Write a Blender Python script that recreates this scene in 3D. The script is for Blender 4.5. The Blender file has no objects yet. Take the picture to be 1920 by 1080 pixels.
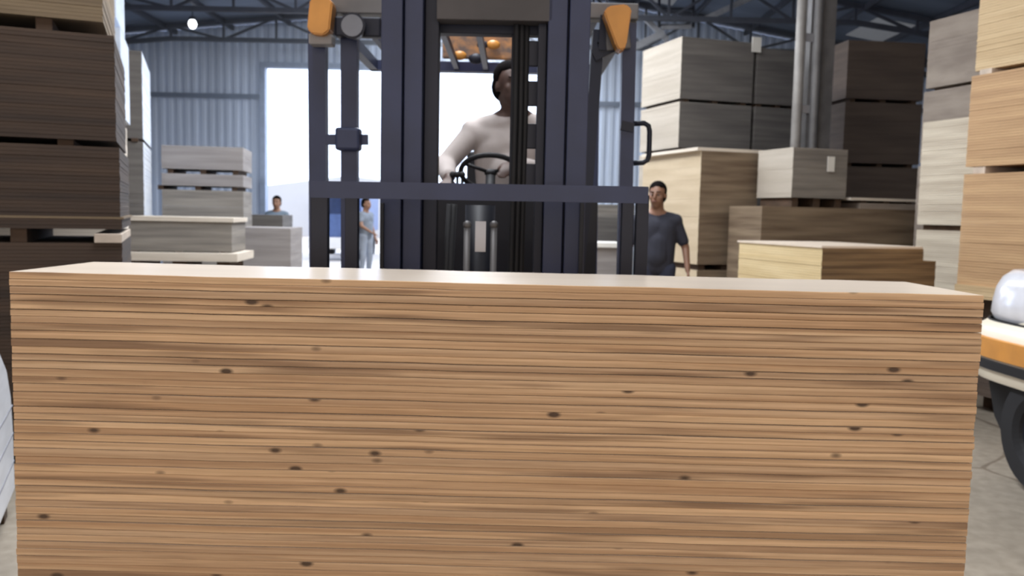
import bpy, bmesh, math, random
from mathutils import Vector, Matrix
from math import sin, cos, tan, radians as R, pi
random.seed(7)
sc = bpy.context.scene
col = sc.collection
# ------------------------------------------------------------------ camera
FPX, CAMZ, PITCH, ROLL = 1600.0, 1.45, R(5.0), R(1.2)
Fw = Vector((0, cos(PITCH), -sin(PITCH)))
U0 = Vector((0, sin(PITCH), cos(PITCH)))
X0 = Vector((1, 0, 0))
Rt = cos(ROLL)*X0 + sin(ROLL)*U0
Up = -sin(ROLL)*X0 + cos(ROLL)*U0
cd = bpy.data.cameras.new('camera'); cam = bpy.data.objects.new('camera', cd); col.objects.link(cam)
cd.sensor_width = 36.0; cd.lens = 36.0*FPX/1920.0; cd.clip_end = 300
m = Matrix((Rt, Up, -Fw)).transposed().to_4x4(); m.translation = Vector((0, 0, CAMZ)); cam.matrix_world = m
cd.dof.use_dof = True; cd.dof.focus_distance = 1.35; cd.dof.aperture_fstop = 7.0
sc.camera = cam
# ------------------------------------------------------------------ exposure
sc.view_settings.view_transform = 'Standard'; sc.view_settings.look = 'None'
sc.view_settings.gamma = 1.0; sc.view_settings.use_curve_mapping = False
sc.view_settings.exposure = 0.0
# ------------------------------------------------------------------ sky
w = bpy.data.worlds.new('world'); sc.world = w; w.use_nodes = True
nt = w.node_tree; nt.nodes.clear()
out = nt.nodes.new('ShaderNodeOutputWorld'); bg = nt.nodes.new('ShaderNodeBackground')
tc = nt.nodes.new('ShaderNodeTexCoord'); sp = nt.nodes.new('ShaderNodeSeparateXYZ'); mr = nt.nodes.new('ShaderNodeMapRange')
mx = nt.nodes.new('ShaderNodeMix'); mx.data_type = 'RGBA'
nt.links.new(tc.outputs['Generated'], sp.inputs[0]); nt.links.new(sp.outputs['Y'], mr.inputs['Value'])
mr.inputs['From Min'].default_value = -0.6; mr.inputs['From Max'].default_value = 0.6
nt.links.new(mr.outputs[0], mx.inputs[0])
mx.inputs[6].default_value = (0.38, 0.335, 0.295, 1)      # towards the yard behind the camera
mx.inputs[7].default_value = (0.72, 0.86, 1.15, 1)     # towards the open door
nt.links.new(mx.outputs[2], bg.inputs[0]); bg.inputs[1].default_value = 4.0
nt.links.new(bg.outputs[0], out.inputs[0])
# ------------------------------------------------------------------ area lights: daylight
def area(name, loc, rot, sx, sy, power, color, portal=False):
    l = bpy.data.lights.new(name, 'AREA'); l.shape = 'RECTANGLE'; l.size = sx; l.size_y = sy
    l.energy = power; l.color = color
    if portal: l.cycles.is_portal = True
    o = bpy.data.objects.new(name, l); o.location = loc; o.rotation_euler = rot; col.objects.link(o); return o
area('door_portal', (-2.3, 19.95, 2.33), (R(-90), 0, 0), 6.9, 4.7, 1, (1, 1, 1), True)
area('entrance_portal', (0, -4.0, 2.6), (R(90), 0, 0), 18, 5.2, 1, (1, 1, 1), True)
area('roof_light', (-0.7, 10.3, 5.95), (0, 0, 0), 1.1, 17.0, 1550, (0.93, 0.96, 1.0))
# ------------------------------------------------------------------ projection helpers (pixels of the photo -> places)
def ray(px, py): return Fw + (px-960)/FPX*Rt + (540-py)/FPX*Up
def at(px, py, Y):
    r = ray(px, py); return Vector((0, 0, CAMZ)) + r*(Y/r.y)
def kx(px, py):
    r = ray(px, py); return r.x/r.y
def zat(px, py, Y): return at(px, py, Y).z
# ------------------------------------------------------------------ materials
def mat(name, c, rough=0.6, metal=0.0, var=0.12, scale=6.0, stretch=(1, 1, 1), bump=0.0, c2=None, spec=0.5):
    m = bpy.data.materials.new(name); m.use_nodes = True; n = m.node_tree.nodes; l = m.node_tree.links
    b = n['Principled BSDF']; b.inputs['Roughness'].default_value = rough; b.inputs['Metallic'].default_value = metal
    b.inputs['Specular IOR Level'].default_value = spec
    t = n.new('ShaderNodeTexCoord'); mp = n.new('ShaderNodeMapping'); mp.inputs['Scale'].default_value = stretch
    nz = n.new('ShaderNodeTexNoise'); nz.inputs['Scale'].default_value = scale; nz.inputs['Detail'].default_value = 4
    rp = n.new('ShaderNodeValToRGB')
    a = Vector(c); 
    lo = tuple(max(0, x*(1-var)) for x in c) if c2 is None else c
    hi = tuple(min(1, x*(1+var)) for x in c) if c2 is None else c2
    rp.color_ramp.elements[0].position = 0.35; rp.color_ramp.elements[1].position = 0.65
    rp.color_ramp.elements[0].color = (*lo, 1); rp.color_ramp.elements[1].color = (*hi, 1)
    l.new(t.outputs['Object'], mp.inputs[0]); l.new(mp.outputs[0], nz.inputs[0]); l.new(nz.outputs[0], rp.inputs[0]); l.new(rp.outputs[0], b.inputs['Base Color'])
    if bump:
        bp = n.new('ShaderNodeBump'); bp.inputs['Strength'].default_value = bump; bp.inputs['Distance'].default_value = 0.01
        l.new(nz.outputs[0], bp.inputs['Height']); l.new(bp.outputs[0], b.inputs['Normal'])
    return m
def srgb(r, g, b): return tuple(((x/255+0.055)/1.055)**2.4 if x > 10 else x/255/12.92 for x in (r, g, b))
def emit(name, c, s):
    m = bpy.data.materials.new(name); m.use_nodes = True; b = m.node_tree.nodes['Principled BSDF']
    b.inputs['Base Color'].default_value = (*c, 1); b.inputs['Emission Color'].default_value = (*c, 1); b.inputs['Emission Strength'].default_value = s
    return m

def edge_wood(name, light, dark, brown, knots=True):
    """front stack: edges of sheets, each object its own streaks"""
    m = bpy.data.materials.new(name); m.use_nodes = True; n = m.node_tree.nodes; l = m.node_tree.links
    b = n['Principled BSDF']; b.inputs['Roughness'].default_value = 0.7
    def N(t): return n.new(t)
    t = N('ShaderNodeTexCoord'); oi = N('ShaderNodeObjectInfo')
    mw = N('ShaderNodeMath'); mw.operation = 'MULTIPLY'; mw.inputs[1].default_value = 97.0; l.new(oi.outputs['Random'], mw.inputs[0])
    def noise(scl, det, mul=1.0):
        mp = N('ShaderNodeMapping'); mp.inputs['Scale'].default_value = scl; l.new(t.outputs['Object'], mp.inputs[0])
        z = N('ShaderNodeTexNoise'); z.noise_dimensions = '4D'; z.inputs['Scale'].default_value = 1.0; z.inputs['Detail'].default_value = det
        l.new(mp.outputs[0], z.inputs['Vector']); l.new(mw.outputs[0], z.inputs['W']); return z
    def ramp(src, stops):
        r = N('ShaderNodeValToRGB'); e = r.color_ramp.elements
        e[0].position, e[0].color = stops[0][0], (*stops[0][1], 1); e[1].position, e[1].color = stops[-1][0], (*stops[-1][1], 1)
        for p, c in stops[1:-1]:
            x = e.new(p); x.color = (*c, 1)
        l.new(src, r.inputs[0]); return r
    def mix(f, a, bb, mode='MIX'):
        x = N('ShaderNodeMix'); x.data_type = 'RGBA'; x.blend_type = mode
        if isinstance(f, float): x.inputs[0].default_value = f
        else: l.new(f, x.inputs[0])
        l.new(a, x.inputs[6]); 
        if isinstance(bb, tuple): x.inputs[7].default_value = (*bb, 1)
        else: l.new(bb, x.inputs[7])
        return x.outputs[2]
    c = ramp(noise((0.7, 0.7, 80), 2).outputs[0], [(0.36, dark), (0.5, tuple((p+q)/2 for p, q in zip(light, dark))), (0.62, light)]).outputs[0]
    # whole sheet a little lighter or darker
    tone = ramp(oi.outputs['Random'], [(0, (0.70, 0.68, 0.67)), (0.3, (1.05, 1.02, .98)), (0.6, (0.85, 0.84, 0.85)), (1, (1.18, 1.16, 1.10))]).outputs[0]
    c = mix(1.0, c, tone, 'MULTIPLY')
    # long brown stretches
    bm_ = ramp(noise((1.5, 1.5, 34), 2).outputs[0], [(0.55, (0, 0, 0)), (0.68, (0.8, 0.8, 0.8))]).outputs[0]
    c = mix(bm_, c, brown)
    fine = ramp(noise((9, 9, 300), 2).outputs[0], [(0.3, (0.86, 0.85, 0.84)), (0.7, (1.05, 1.05, 1.05))]).outputs[0]
    c = mix(1.0, c, fine, 'MULTIPLY')
    if knots:
        mp = N('ShaderNodeMapping'); mp.inputs['Scale'].default_value = (8.0, 0.0, 17.0); l.new(t.outputs['Object'], mp.inputs[0])
        ad = N('ShaderNodeVectorMath'); ad.operation = 'ADD'; cb = N('ShaderNodeCombineXYZ')
        l.new(mw.outputs[0], cb.inputs[0]); l.new(mw.outputs[0], cb.inputs[2]); l.new(mp.outputs[0], ad.inputs[0]); l.new(cb.outputs[0], ad.inputs[1])
        v = N('ShaderNodeTexVoronoi'); v.voronoi_dimensions = '3D'; v.inputs['Scale'].default_value = 1.0; l.new(ad.outputs[0], v.inputs['Vector'])
        k0 = ramp(v.outputs['Distance'], [(0.08, (1, 1, 1)), (0.17, (0, 0, 0))]).outputs[0]
        gate = ramp(v.outputs['Color'], [(0.36, (0, 0, 0)), (0.42, (1, 1, 1))]).outputs[0]
        k = mix(1.0, k0, gate, 'MULTIPLY')
        c = mix(k, c, tuple(x*0.38 for x in brown))
    l.new(c, b.inputs['Base Color'])
    return m

M = {}
M['edge'] = edge_wood('plywood_edge', srgb(224, 190, 152), srgb(188, 151, 115), srgb(134, 103, 77))
M['face'] = mat('plywood_face', srgb(230, 214, 196), 0.30, 0, 0.05, 1.5, (0.5, 6, 1))
def bundle_mat(name, a, b, rough=0.75, sx=0.8, sz=45):
    return mat(name, b, rough, 0, 0, 1.0, (sx, sx, sz), 0, c2=a)
M['brown'] = bundle_mat('shaded_brown_edge', srgb(70, 53, 40), srgb(47, 35, 27), 0.8, 0.6, 14)  # dim light on the left stack put into a dark base colour
M['tan'] = bundle_mat('tan_board_edge', srgb(130, 112, 86), srgb(100, 84, 64), 0.8, 0.6, 14)
M['honey'] = bundle_mat('honey_board_edge', srgb(192, 158, 118), srgb(170, 136, 100), 0.75, 0.9, 16)
M['cream'] = bundle_mat('cream_board_edge', srgb(200, 176, 138), srgb(182, 156, 118), 0.75, 0.9, 14)
M['pale'] = bundle_mat('pale_board_edge', srgb(228, 218, 204), srgb(208, 196, 180), 0.75, 0.9, 12)
M['bluewhite_lit'] = bundle_mat('lit_blue_white_wrap', srgb(240, 246, 255), srgb(225, 234, 250), 0.4, 1.2, 6)  # aisle light on the wrapped side put into this pale colour
M['bluepale'] = bundle_mat('blue_pale_wrap', srgb(205, 214, 228), srgb(180, 192, 212), 0.4, 1.2, 6)
M['grey'] = bundle_mat('grey_board_edge', srgb(150, 143, 134), srgb(118, 112, 106), 0.8, 0.8, 16)
M['dgrey'] = bundle_mat('dark_grey_board_edge', srgb(112, 108, 104), srgb(92, 88, 86), 0.8, 0.8, 14)
M['olive'] = bundle_mat('umber_board_edge', srgb(142, 124, 102), srgb(106, 88, 70), 0.8, 0.9, 14)
M['dbrown'] = bundle_mat('dark_umber_board', srgb(100, 86, 76), srgb(84, 72, 65), 0.8, 0.8, 12)
M['mauve'] = bundle_mat('grey_mauve_board', srgb(160, 154, 152), srgb(138, 132, 130), 0.8, 0.8, 12)
M['bearer'] = mat('rough_bearer_timber', srgb(78, 60, 46), 0.9, 0, 0.25, 8)
M['bearer_pale'] = mat('pale_bearer_timber', srgb(190, 175, 160), 0.9, 0, 0.15, 8)
M['white'] = mat('white_paper', srgb(225, 222, 215), 0.7, 0, 0.03)
M['navy'] = mat('navy_glare_steel', srgb(40, 48, 78), 0.45, 0.0, 0.12, 5)  # blue door glare on the mast put into the steel colour
M['black'] = mat('black_rubber', srgb(22, 22, 26), 0.7, 0, 0.2, 5)
M['dark'] = mat('dark_steel', srgb(24, 27, 42), 0.5, 0.2, 0.15, 5)
M['gsteel'] = mat('grey_steel', srgb(110, 108, 108), 0.5, 0.3, 0.15, 5)
M['chrome'] = mat('bright_steel_rod', srgb(175, 175, 180), 0.35, 0.7, 0.05, 5)
M['orange'] = mat('amber_plastic', srgb(205, 140, 62), 0.4, 0, 0.08, 9)
M['fdeep'] = mat('black_painted_panel', srgb(15, 17, 28), 0.5, 0, 0.15, 4)
M['conc'] = None
# ------------------------------------------------------------------ mesh helpers
def setp(o, label=None, cat=None, group=None, kind=None):
    if label: o['label'] = label
    if cat: o['category'] = cat
    if group: o['group'] = group
    if kind: o['kind'] = kind
    return o
def link(name, bm, material, parent=None, smooth=False):
    me = bpy.data.meshes.new(name)
    bmesh.ops.recalc_face_normals(bm, faces=bm.faces)
    bm.to_mesh(me); bm.free()
    if material:
        for mm in (material if isinstance(material, (list, tuple)) else [material]): me.materials.append(mm)
    if smooth:
        for p in me.polygons: p.use_smooth = True
    o = bpy.data.objects.new(name, me); col.objects.link(o)
    if parent: o.parent = parent
    return o
def empty(name, loc, rz=0, **k):
    o = bpy.data.objects.new(name, None); o.location = loc; o.rotation_euler = (0, 0, rz); o.empty_display_size = 0.1
    col.objects.link(o); setp(o, **k); return o
def box(bm, x0, x1, y0, y1, z0, z1, mi=0, bev=0.0):
    v = [bm.verts.new((x, y, z)) for x in (x0, x1) for y in (y0, y1) for z in (z0, z1)]
    fs = [(0, 1, 3, 2), (4, 6, 7, 5), (0, 4, 5, 1), (2, 3, 7, 6), (0, 2, 6, 4), (1, 5, 7, 3)]
    F = []
    for f in fs:
        q = bm.faces.new([v[i] for i in f]); q.material_index = mi; F.append(q)
    if bev:
        es = {e for q in F for e in q.edges}
        r = bmesh.ops.bevel(bm, geom=list(es), offset=bev, segments=2, affect='EDGES', profile=0.5)
        for q in r['faces']: q.material_index = mi
    return v
def frame_of(d):
    d = d.normalized(); a = Vector((0, 0, 1)) if abs(d.z) < 0.95 else Vector((0, 1, 0))
    s = d.cross(a).normalized(); t = s.cross(d).normalized(); return s, t
def bar(bm, p0, p1, w, h=None, mi=0):
    """rectangular bar; w across (horizontal), h the other way"""
    h = h or w; p0 = Vector(p0); p1 = Vector(p1); s, t = frame_of(p1-p0)
    a = [bm.verts.new(p + s*i*w/2 + t*j*h/2) for p in (p0, p1) for i, j in ((-1, -1), (1, -1), (1, 1), (-1, 1))]
    for f in ((3, 2, 1, 0), (4, 5, 6, 7), (0, 1, 5, 4), (1, 2, 6, 5), (2, 3, 7, 6), (3, 0, 4, 7)):
        q = bm.faces.new([a[i] for i in f]); q.material_index = mi
def tube(bm, pts, r, n=10, r1=None, closed=False, mi=0):
    pts = [Vector(p) for p in pts]; rings = []
    N = len(pts); rs = r if isinstance(r, (list, tuple)) else [r + ((r1-r)*i/(N-1) if r1 is not None else 0) for i in range(N)]
    pt = None
    for i, p in enumerate(pts):
        if closed: d = pts[(i+1) % N]-pts[i-1]
        else: d = pts[min(i+1, N-1)]-pts[max(i-1, 0)]
        d.normalize()
        if pt is None: s, t = frame_of(d)
        else:
            s = (ps - d*ps.dot(d)).normalized(); t = s.cross(d).normalized()
        ps = s; pt = t
        rings.append([bm.verts.new(p + s*cos(2*pi*k/n)*rs[i] + t*sin(2*pi*k/n)*rs[i]) for k in range(n)])
    rng = range(N if closed else N-1)
    for i in rng:
        A, B = rings[i], rings[(i+1) % N]
        for k in range(n):
            q = bm.faces.new((A[k], A[(k+1) % n], B[(k+1) % n], B[k])); q.material_index = mi
    if not closed:
        bm.faces.new(rings[0][::-1]); bm.faces.new(rings[-1])
def prism(bm, poly, axis, a0, a1, mi=0):
    """poly of 2-D points extruded along axis 'x','y' or 'z'"""
    def P(u, v, a): return {'x': (a, u, v), 'y': (u, a, v), 'z': (u, v, a)}[axis]
    A = [bm.verts.new(P(u, v, a0)) for u, v in poly]; B = [bm.verts.new(P(u, v, a1)) for u, v in poly]
    fs = [bm.faces.new(A[::-1]), bm.faces.new(B)]
    n = len(A)
    for i in range(n): fs.append(bm.faces.new((A[i], A[(i+1) % n], B[(i+1) % n], B[i])))
    for q in fs: q.material_index = mi
    return fs
def ball(bm, c, r, sub=2, sc3=(1, 1, 1), rot=None):
    mtx = Matrix.Translation(Vector(c)) @ (rot.to_4x4() if rot else Matrix()) @ Matrix.Diagonal((r*sc3[0], r*sc3[1], r*sc3[2], 1))
    bmesh.ops.create_icosphere(bm, subdivisions=sub, radius=1, matrix=mtx)
NB = bmesh.new
# ------------------------------------------------------------------ the building
def floor_mat():
    m = mat('concrete_floor', srgb(150, 140, 126), 0.6, 0, 0.14, 0.9, (1, 1, 1), 0)
    n = m.node_tree.nodes; l = m.node_tree.links; b = n['Principled BSDF']
    base = b.inputs['Base Color'].links[0].from_socket
    t = n.new('ShaderNodeTexCoord'); nz = n.new('ShaderNodeTexNoise'); nz.inputs['Scale'].default_value = 14; nz.inputs['Detail'].default_value = 6
    l.new(t.outputs['Object'], nz.inputs[0])
    r = n.new('ShaderNodeValToRGB'); r.color_ramp.elements[0].position = .35; r.color_ramp.elements[0].color = (.78, .77, .76, 1); r.color_ramp.elements[1].position = .65
    l.new(nz.outputs[0], r.inputs[0])
    x = n.new('ShaderNodeMix'); x.data_type = 'RGBA'; x.blend_type = 'MULTIPLY'; x.inputs[0].default_value = 1
    l.new(base, x.inputs[6]); l.new(r.outputs[0], x.inputs[7])
    # cracks
    v = n.new('ShaderNodeTexVoronoi'); v.feature = 'DISTANCE_TO_EDGE'; v.inputs['Scale'].default_value = 0.55
    d = n.new('ShaderNodeTexNoise'); d.inputs['Scale'].default_value = 2.5; l.new(t.outputs['Object'], d.inputs[0])
    ad = n.new('ShaderNodeVectorMath'); ad.operation = 'ADD'; sd = n.new('ShaderNodeVectorMath'); sd.operation = 'SCALE'; sd.inputs[3].default_value = .12; l.new(d.outputs[1], sd.inputs[0]); l.new(t.outputs['Object'], ad.inputs[0]); l.new(sd.outputs[0], ad.inputs[1]); l.new(ad.outputs[0], v.inputs['Vector'])
    k = n.new('ShaderNodeValToRGB'); k.color_ramp.elements[0].position = .004; k.color_ramp.elements[0].color = (.6, .56, .53, 1); k.color_ramp.elements[1].position = .008
    l.new(v.outputs[0], k.inputs[0])
    y = n.new('ShaderNodeMix'); y.data_type = 'RGBA'; y.blend_type = 'MULTIPLY'; y.inputs[0].default_value = 1
    l.new(x.outputs[2], y.inputs[6]); l.new(k.outputs[0], y.inputs[7]); l.new(y.outputs[2], b.inputs['Base Color'])
    return m
XL, XR, YB, YF = -10.0, 11.0, 20.0, -4.0
EZ_L, RX, RZ, EZ_R = 5.25, 1.5, 6.35, 4.7
def roof_z(x): return EZ_L + (RZ-EZ_L)*(x-XL)/(RX-XL) if x < RX else RZ + (EZ_R-RZ)*(x-RX)/(XR-RX)
bm = NB(); box(bm, XL-0.2, XR+0.2, YF-0.2, YB+0.3, -0.2, 0.0); setp(link('floor', bm, floor_mat()), 'worn grey brown concrete warehouse floor', 'floor', kind='structure')
bm = NB(); box(bm, -40, 40, YB+0.3, 80, -0.22, -0.02); box(bm, -40, 40, -40, YF-0.2, -0.22, -0.02)
setp(link('yard_ground', bm, mat('pale_yard_dust', srgb(205, 198, 188), 0.9, 0, 0.08, 1.0)), 'pale dusty yard ground outside', 'ground', kind='structure')
M['clad'] = mat('glow_blue_grey_cladding', srgb(200, 214, 236), 0.5, 0, 0.12, 1.0, (2.5, 2.5, 0.12))  # doorway glow put into the sheet colour by making it paler
M['clad_dark'] = mat('roof_sheet', srgb(108, 120, 140), 0.6, 0, 0.2, 0.8, (0.3, 2.0, 1))
def corrug(bm, x0, x1, y, zf0, zf1, pitch=0.19, dep=0.035, th=0.02):
    """trapezoid sheet wall in the XZ plane, front towards -y"""
    pts = []; x = x0; i = 0
    while x < x1-1e-6:
        for fx, fy in ((0, 0), (0.3, 0), (0.45, -dep), (0.85, -dep)):
            xx = x+fx*pitch
            if xx < x1: pts.append((xx, y+fy))
        x += pitch
    pts.append((x1, y))
    a = [[bm.verts.new((px, py+dy, z(px))) for (px, py) in pts] for dy in (0, th) for z in (zf0, zf1)]
    for i in range(len(pts)-1):
        bm.faces.new((a[0][i], a[0][i+1], a[1][i+1], a[1][i])); bm.faces.new((a[2][i+1], a[2][i], a[3][i], a[3][i+1]))
        bm.faces.new((a[1][i], a[1][i+1], a[3][i+1], a[3][i])); bm.faces.new((a[0][i+1], a[0][i], a[2][i], a[2][i+1]))
DX0, DX1, DZ = at(500, 300, YB).x, at(1042, 300, YB).x, 4.66
bm = NB()
seam = 4.05
corrug(bm, XL, DX0, YB, lambda x: 0, lambda x: seam); corrug(bm, XL, DX0, YB-0.03, lambda x: seam-0.12, lambda x: roof_z(x))
corrug(bm, DX0, DX1, YB-0.03, lambda x: DZ, lambda x: roof_z(x))
corrug(bm, DX1, XR, YB, lambda x: 0, lambda x: seam); corrug(bm, DX1, XR, YB-0.03, lambda x: seam-0.12, lambda x: roof_z(x))
setp(link('wall_back', bm, M['clad']), 'blue grey corrugated sheet end wall with the big doorway', 'wall', kind='structure')
bm = NB(); box(bm, XL-0.15, XL, YF, YB, 0, EZ_L); setp(link('wall_left', bm, M['clad']), 'left side wall', 'wall', kind='structure')
bm = NB(); box(bm, XR, XR+0.15, YF, YB, 0, EZ_R); setp(link('wall_right', bm, M['clad_dark']), 'right side wall', 'wall', kind='structure')
# roof in two slopes with a slot for the roof light
bm = NB()
def roofslab(x0, x1, y0, y1):
    v = [bm.verts.new((x, y, roof_z(x)+dz)) for x in (x0, x1) for y in (y0, y1) for dz in (0.02, 0.1)]
    for f in ((0, 1, 3, 2), (4, 6, 7, 5), (0, 4, 5, 1), (2, 3, 7, 6), (0, 2, 6, 4), (1, 5, 7, 3)): bm.faces.new([v[i] for i in f])
roofslab(XL-0.2, RX, YF-0.1, YB+0.3); roofslab(RX, XR+0.2, YF-0.1, YB+0.3)
setp(link('ceiling', bm, M['clad_dark']), 'slate coloured sheet roof seen from below', 'roof', kind='structure')
# door frame and rail
bm = NB()
box(bm, DX0-0.12, DX0, YB-0.12, YB+0.1, 0, DZ+0.12); box(bm, DX1, DX1+0.12, YB-0.12, YB+0.1, 0, DZ+0.12); box(bm, DX0-0.1, DX1+0.12, YB-0.14, YB+0.08, DZ, DZ+0.12)
setp(link('door_1', bm, mat('door_frame_blue_grey', srgb(150, 165, 190), 0.5)), 'steel frame of the wide open rear doorway', 'door frame', kind='structure')
bm = NB()
box(bm, XL, XR, YB-0.3, YB-0.2, 2.6, 2.6+0.001) if False else None
box(bm, XL, DX0-0.12, YB-0.12, YB-0.05, 3.95, 4.05); box(bm, DX1+0.12, XR, YB-0.12, YB-0.05, 3.95, 4.05)
setp(link('trim_1', bm, mat('girt_steel', srgb(98, 110, 130), 0.6)), 'horizontal girt across the end wall', 'girt', kind='structure')
# trusses
M['truss'] = mat('truss_steel', srgb(64, 68, 80), 0.6, 0.1, 0.15)
M['truss_l'] = mat('pale_truss_steel', srgb(150, 152, 158), 0.6, 0.1, 0.15)
tn = 2
for Y in (4.0, 8.2, 12.4, 16.4, 19.3):
    bm = NB(); n = 18; zb = 5.15
    lz = lambda x: min(zb, roof_z(x)-0.32)
    xs = [XL + (XR-XL)*i/n for i in range(n+1)]
    for i in range(n):
        bar(bm, (xs[i], Y, lz(xs[i])), (xs[i+1], Y, lz(xs[i+1])), 0.09)
        bar(bm, (xs[i], Y, roof_z(xs[i])-0.05), (xs[i+1], Y, roof_z(xs[i+1])-0.05), 0.09)
        a, b_ = (lz(xs[i]), roof_z(xs[i+1])-0.05) if i % 2 else (roof_z(xs[i])-0.05, lz(xs[i+1]))
        bar(bm, (xs[i], Y, a), (xs[i+1], Y, b_), 0.05)
        bar(bm, (xs[i], Y, lz(xs[i])), (xs[i], Y, roof_z(xs[i])-0.05), 0.045)
    setp(link('trim_%d' % tn, bm, M['truss']), 'lattice roof truss spanning the hall', 'roof truss', kind='structure'); tn += 1
bm = NB()
for x in [XL+0.9+1.3*i for i in range(16)]:
    box(bm, x-0.03, x+0.03, YF, YB-0.05, roof_z(x)-0.1 + (0.0), roof_z(x)+0.01)
setp(link('trim_%d' % tn, bm, M['truss']), 'roof purlins running the length of the hall', 'purlins', kind='structure'); tn += 1
# translucent strips in the right roof slope (they glow with the sky behind them)
M['strip'] = emit('translucent_roof_strip', (0.75, 0.78, 0.84), 0.12); M['strip'].node_tree.nodes['Principled BSDF'].inputs['Base Color'].default_value = (.12, .13, .15, 1)
bm = NB()
for xa, ya, yb in ((2.6, 12.9, 16.0), (2.6, 16.8, 19.0), (4.4, 13.2, 15.6), (7.0, 17.0, 18.6)):
    v = [bm.verts.new((x, y, roof_z(x)-dz)) for x in (xa, xa+0.75) for y in (ya, yb) for dz in (0.0, 0.015)]
    for f in ((0, 1, 3, 2), (4, 6, 7, 5), (0, 4, 5, 1), (2, 3, 7, 6), (0, 2, 6, 4), (1, 5, 7, 3)): bm.faces.new([v[i] for i in f])
setp(link('trim_%d' % tn, bm, M['strip']), 'translucent daylight strips set in the roof', 'skylight', kind='structure'); tn += 1
# long pale brace in the roof at right and diagonal pieces
e = empty('roof_brace', at(1300, 60, 16.6), label='pale steel brace rising under the dark roof right of the mast', cat='brace')
def W(px, py, Y, o): return at(px, py, Y) - Vector(o.location)
bm = NB(); bar(bm, W(1322, 36, 16.6, e), W(1440, -20, 16.6, e), 0.1); link('pale_bar', bm, M['truss_l'], e)
bm = NB(); bar(bm, W(1205, 30, 16.6, e), W(1252, 76, 16.6, e), 0.09); link('diagonal_bar', bm, M['truss_l'], e)
bm = NB(); bar(bm, W(1180, 93, 16.6, e), W(1245, 62, 16.6, e), 0.13); bar(bm, W(1240, 52, 16.6, e), W(1296, 50, 16.6, e), 0.07); link('eave_bar', bm, M['truss_l'], e)
bm = NB()
for a, b_ in (((1236, -20), (1236, 52)), ((1236, 17), (1300, 17)), ((1300, -20), (1300, 52)), ((1236, 48), (1300, 48))): bar(bm, W(*a, 16.6, e), W(*b_, 16.6, e), 0.05)
link('hanger_frame', bm, M['dark'], e)
bm = NB(); box(bm, XL+.15, 7.5, 14.4, YB-.5, 2.0, 4.95)  # scattering box added to stand for veiling glare around the doorway
hm = bpy.data.materials.new('glare_air'); hm.use_nodes = True; hn = hm.node_tree.nodes; hn.clear()
ho = hn.new('ShaderNodeOutputMaterial'); hv = hn.new('ShaderNodeVolumeScatter'); hv.inputs['Color'].default_value = (.86, .93, 1, 1); hv.inputs['Density'].default_value = 0.045; hv.inputs['Anisotropy'].default_value = .55
hm.node_tree.links.new(hv.outputs[0], ho.inputs['Volume'])
o = link('glare_haze', bm, hm); setp(o, 'thin blue haze added for the glare around the doorway', 'haze', kind='stuff')
# ------------------------------------------------------------------ lamp hanging far at left
p = at(361, 45, 18.0)
e = empty('hanging_lamp', (p.x, p.y, p.z), label='small glowing lamp hanging under the roof at far left', cat='lamp')
bm = NB(); ball(bm, (0, 0, 0), 0.085, 2, (1, 1, 1.25)); link('bulb', bm, emit('lamp_glow', (0.9, 0.95, 1), 5.0), e, True)
bm = NB(); tube(bm, [(0, 0, 0.08), (0, 0, 0.14)], 0.07, 12); link('lamp_cap', bm, M['dark'], e)
bm = NB(); tube(bm, [(0, 0, 0.14), (0, 0, roof_z(p.x)-p.z)], 0.012, 6); link('cord', bm, M['dark'], e)
# ------------------------------------------------------------------ stacks of board bundles
def bundle_mesh(L, D, H, t, jit, sx=1):
    """sheets piled up; origin at the near corner, x along the front (sx=-1: to the left), y into depth"""
    bm = NB(); n = max(1, round(H/t)); tt = H/n
    for i in range(n):
        jx = random.uniform(-jit, jit); jy = random.uniform(-jit, jit)
        a, b_ = (jx, L+jx) if sx > 0 else (-L+jx, jx)
        g = 0.0012 if n > 1 else 0
        box(bm, a, b_, jy, D+jy, i*tt+(g if i else 0), (i+1)*tt)
    return bm
def tier(origin, rz, L, D, z0, z1, m, label, t=0.02, jit=0.0018, sx=1, name='board_bundle', cat='board bundle', group=None):
    o = link(name, bundle_mesh(L, D, z1-z0, t, jit, sx), M[m] if isinstance(m, str) else m)
    o.location = (origin.x, origin.y, z0); o.rotation_euler = (0, 0, rz)
    setp(o, label, cat, group); return o
def bearers(origin, rz, L, D, z0, z1, label, group, sx=1, n=3, m='bearer', inset=0.03, wd=0.08, pos=None):
    if z1-z0 < 0.004: return
    for i in range(n):
        f = pos[i] if pos else (0.1+0.8*i/(n-1))
        bm = NB(); box(bm, -wd/2, wd/2, inset, D-inset, 0, z1-z0, bev=0.003)
        o = link('timber_bearer', bm, M[m]); c = Vector((cos(rz), sin(rz)))*(sx*f*L)
        o.location = (origin.x+c.x, origin.y+c.y, z0); o.rotation_euler = (0, 0, rz)
        setp(o, label, 'timber bearer', group)
def corner(px, py, Y): p = at(px, py, Y); return Vector((p.x, p.y, 0))
def along(o, rz, px, py, mode):
    """distance from o along the depth ('v') or front ('u') direction until the column px"""
    k = kx(px, py); d = Vector((cos(rz), sin(rz))) if mode == 'u' else Vector((-sin(rz), cos(rz)))
    return (k*o.y-o.x)/(d.x-k*d.y)
TH = R(18)
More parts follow.
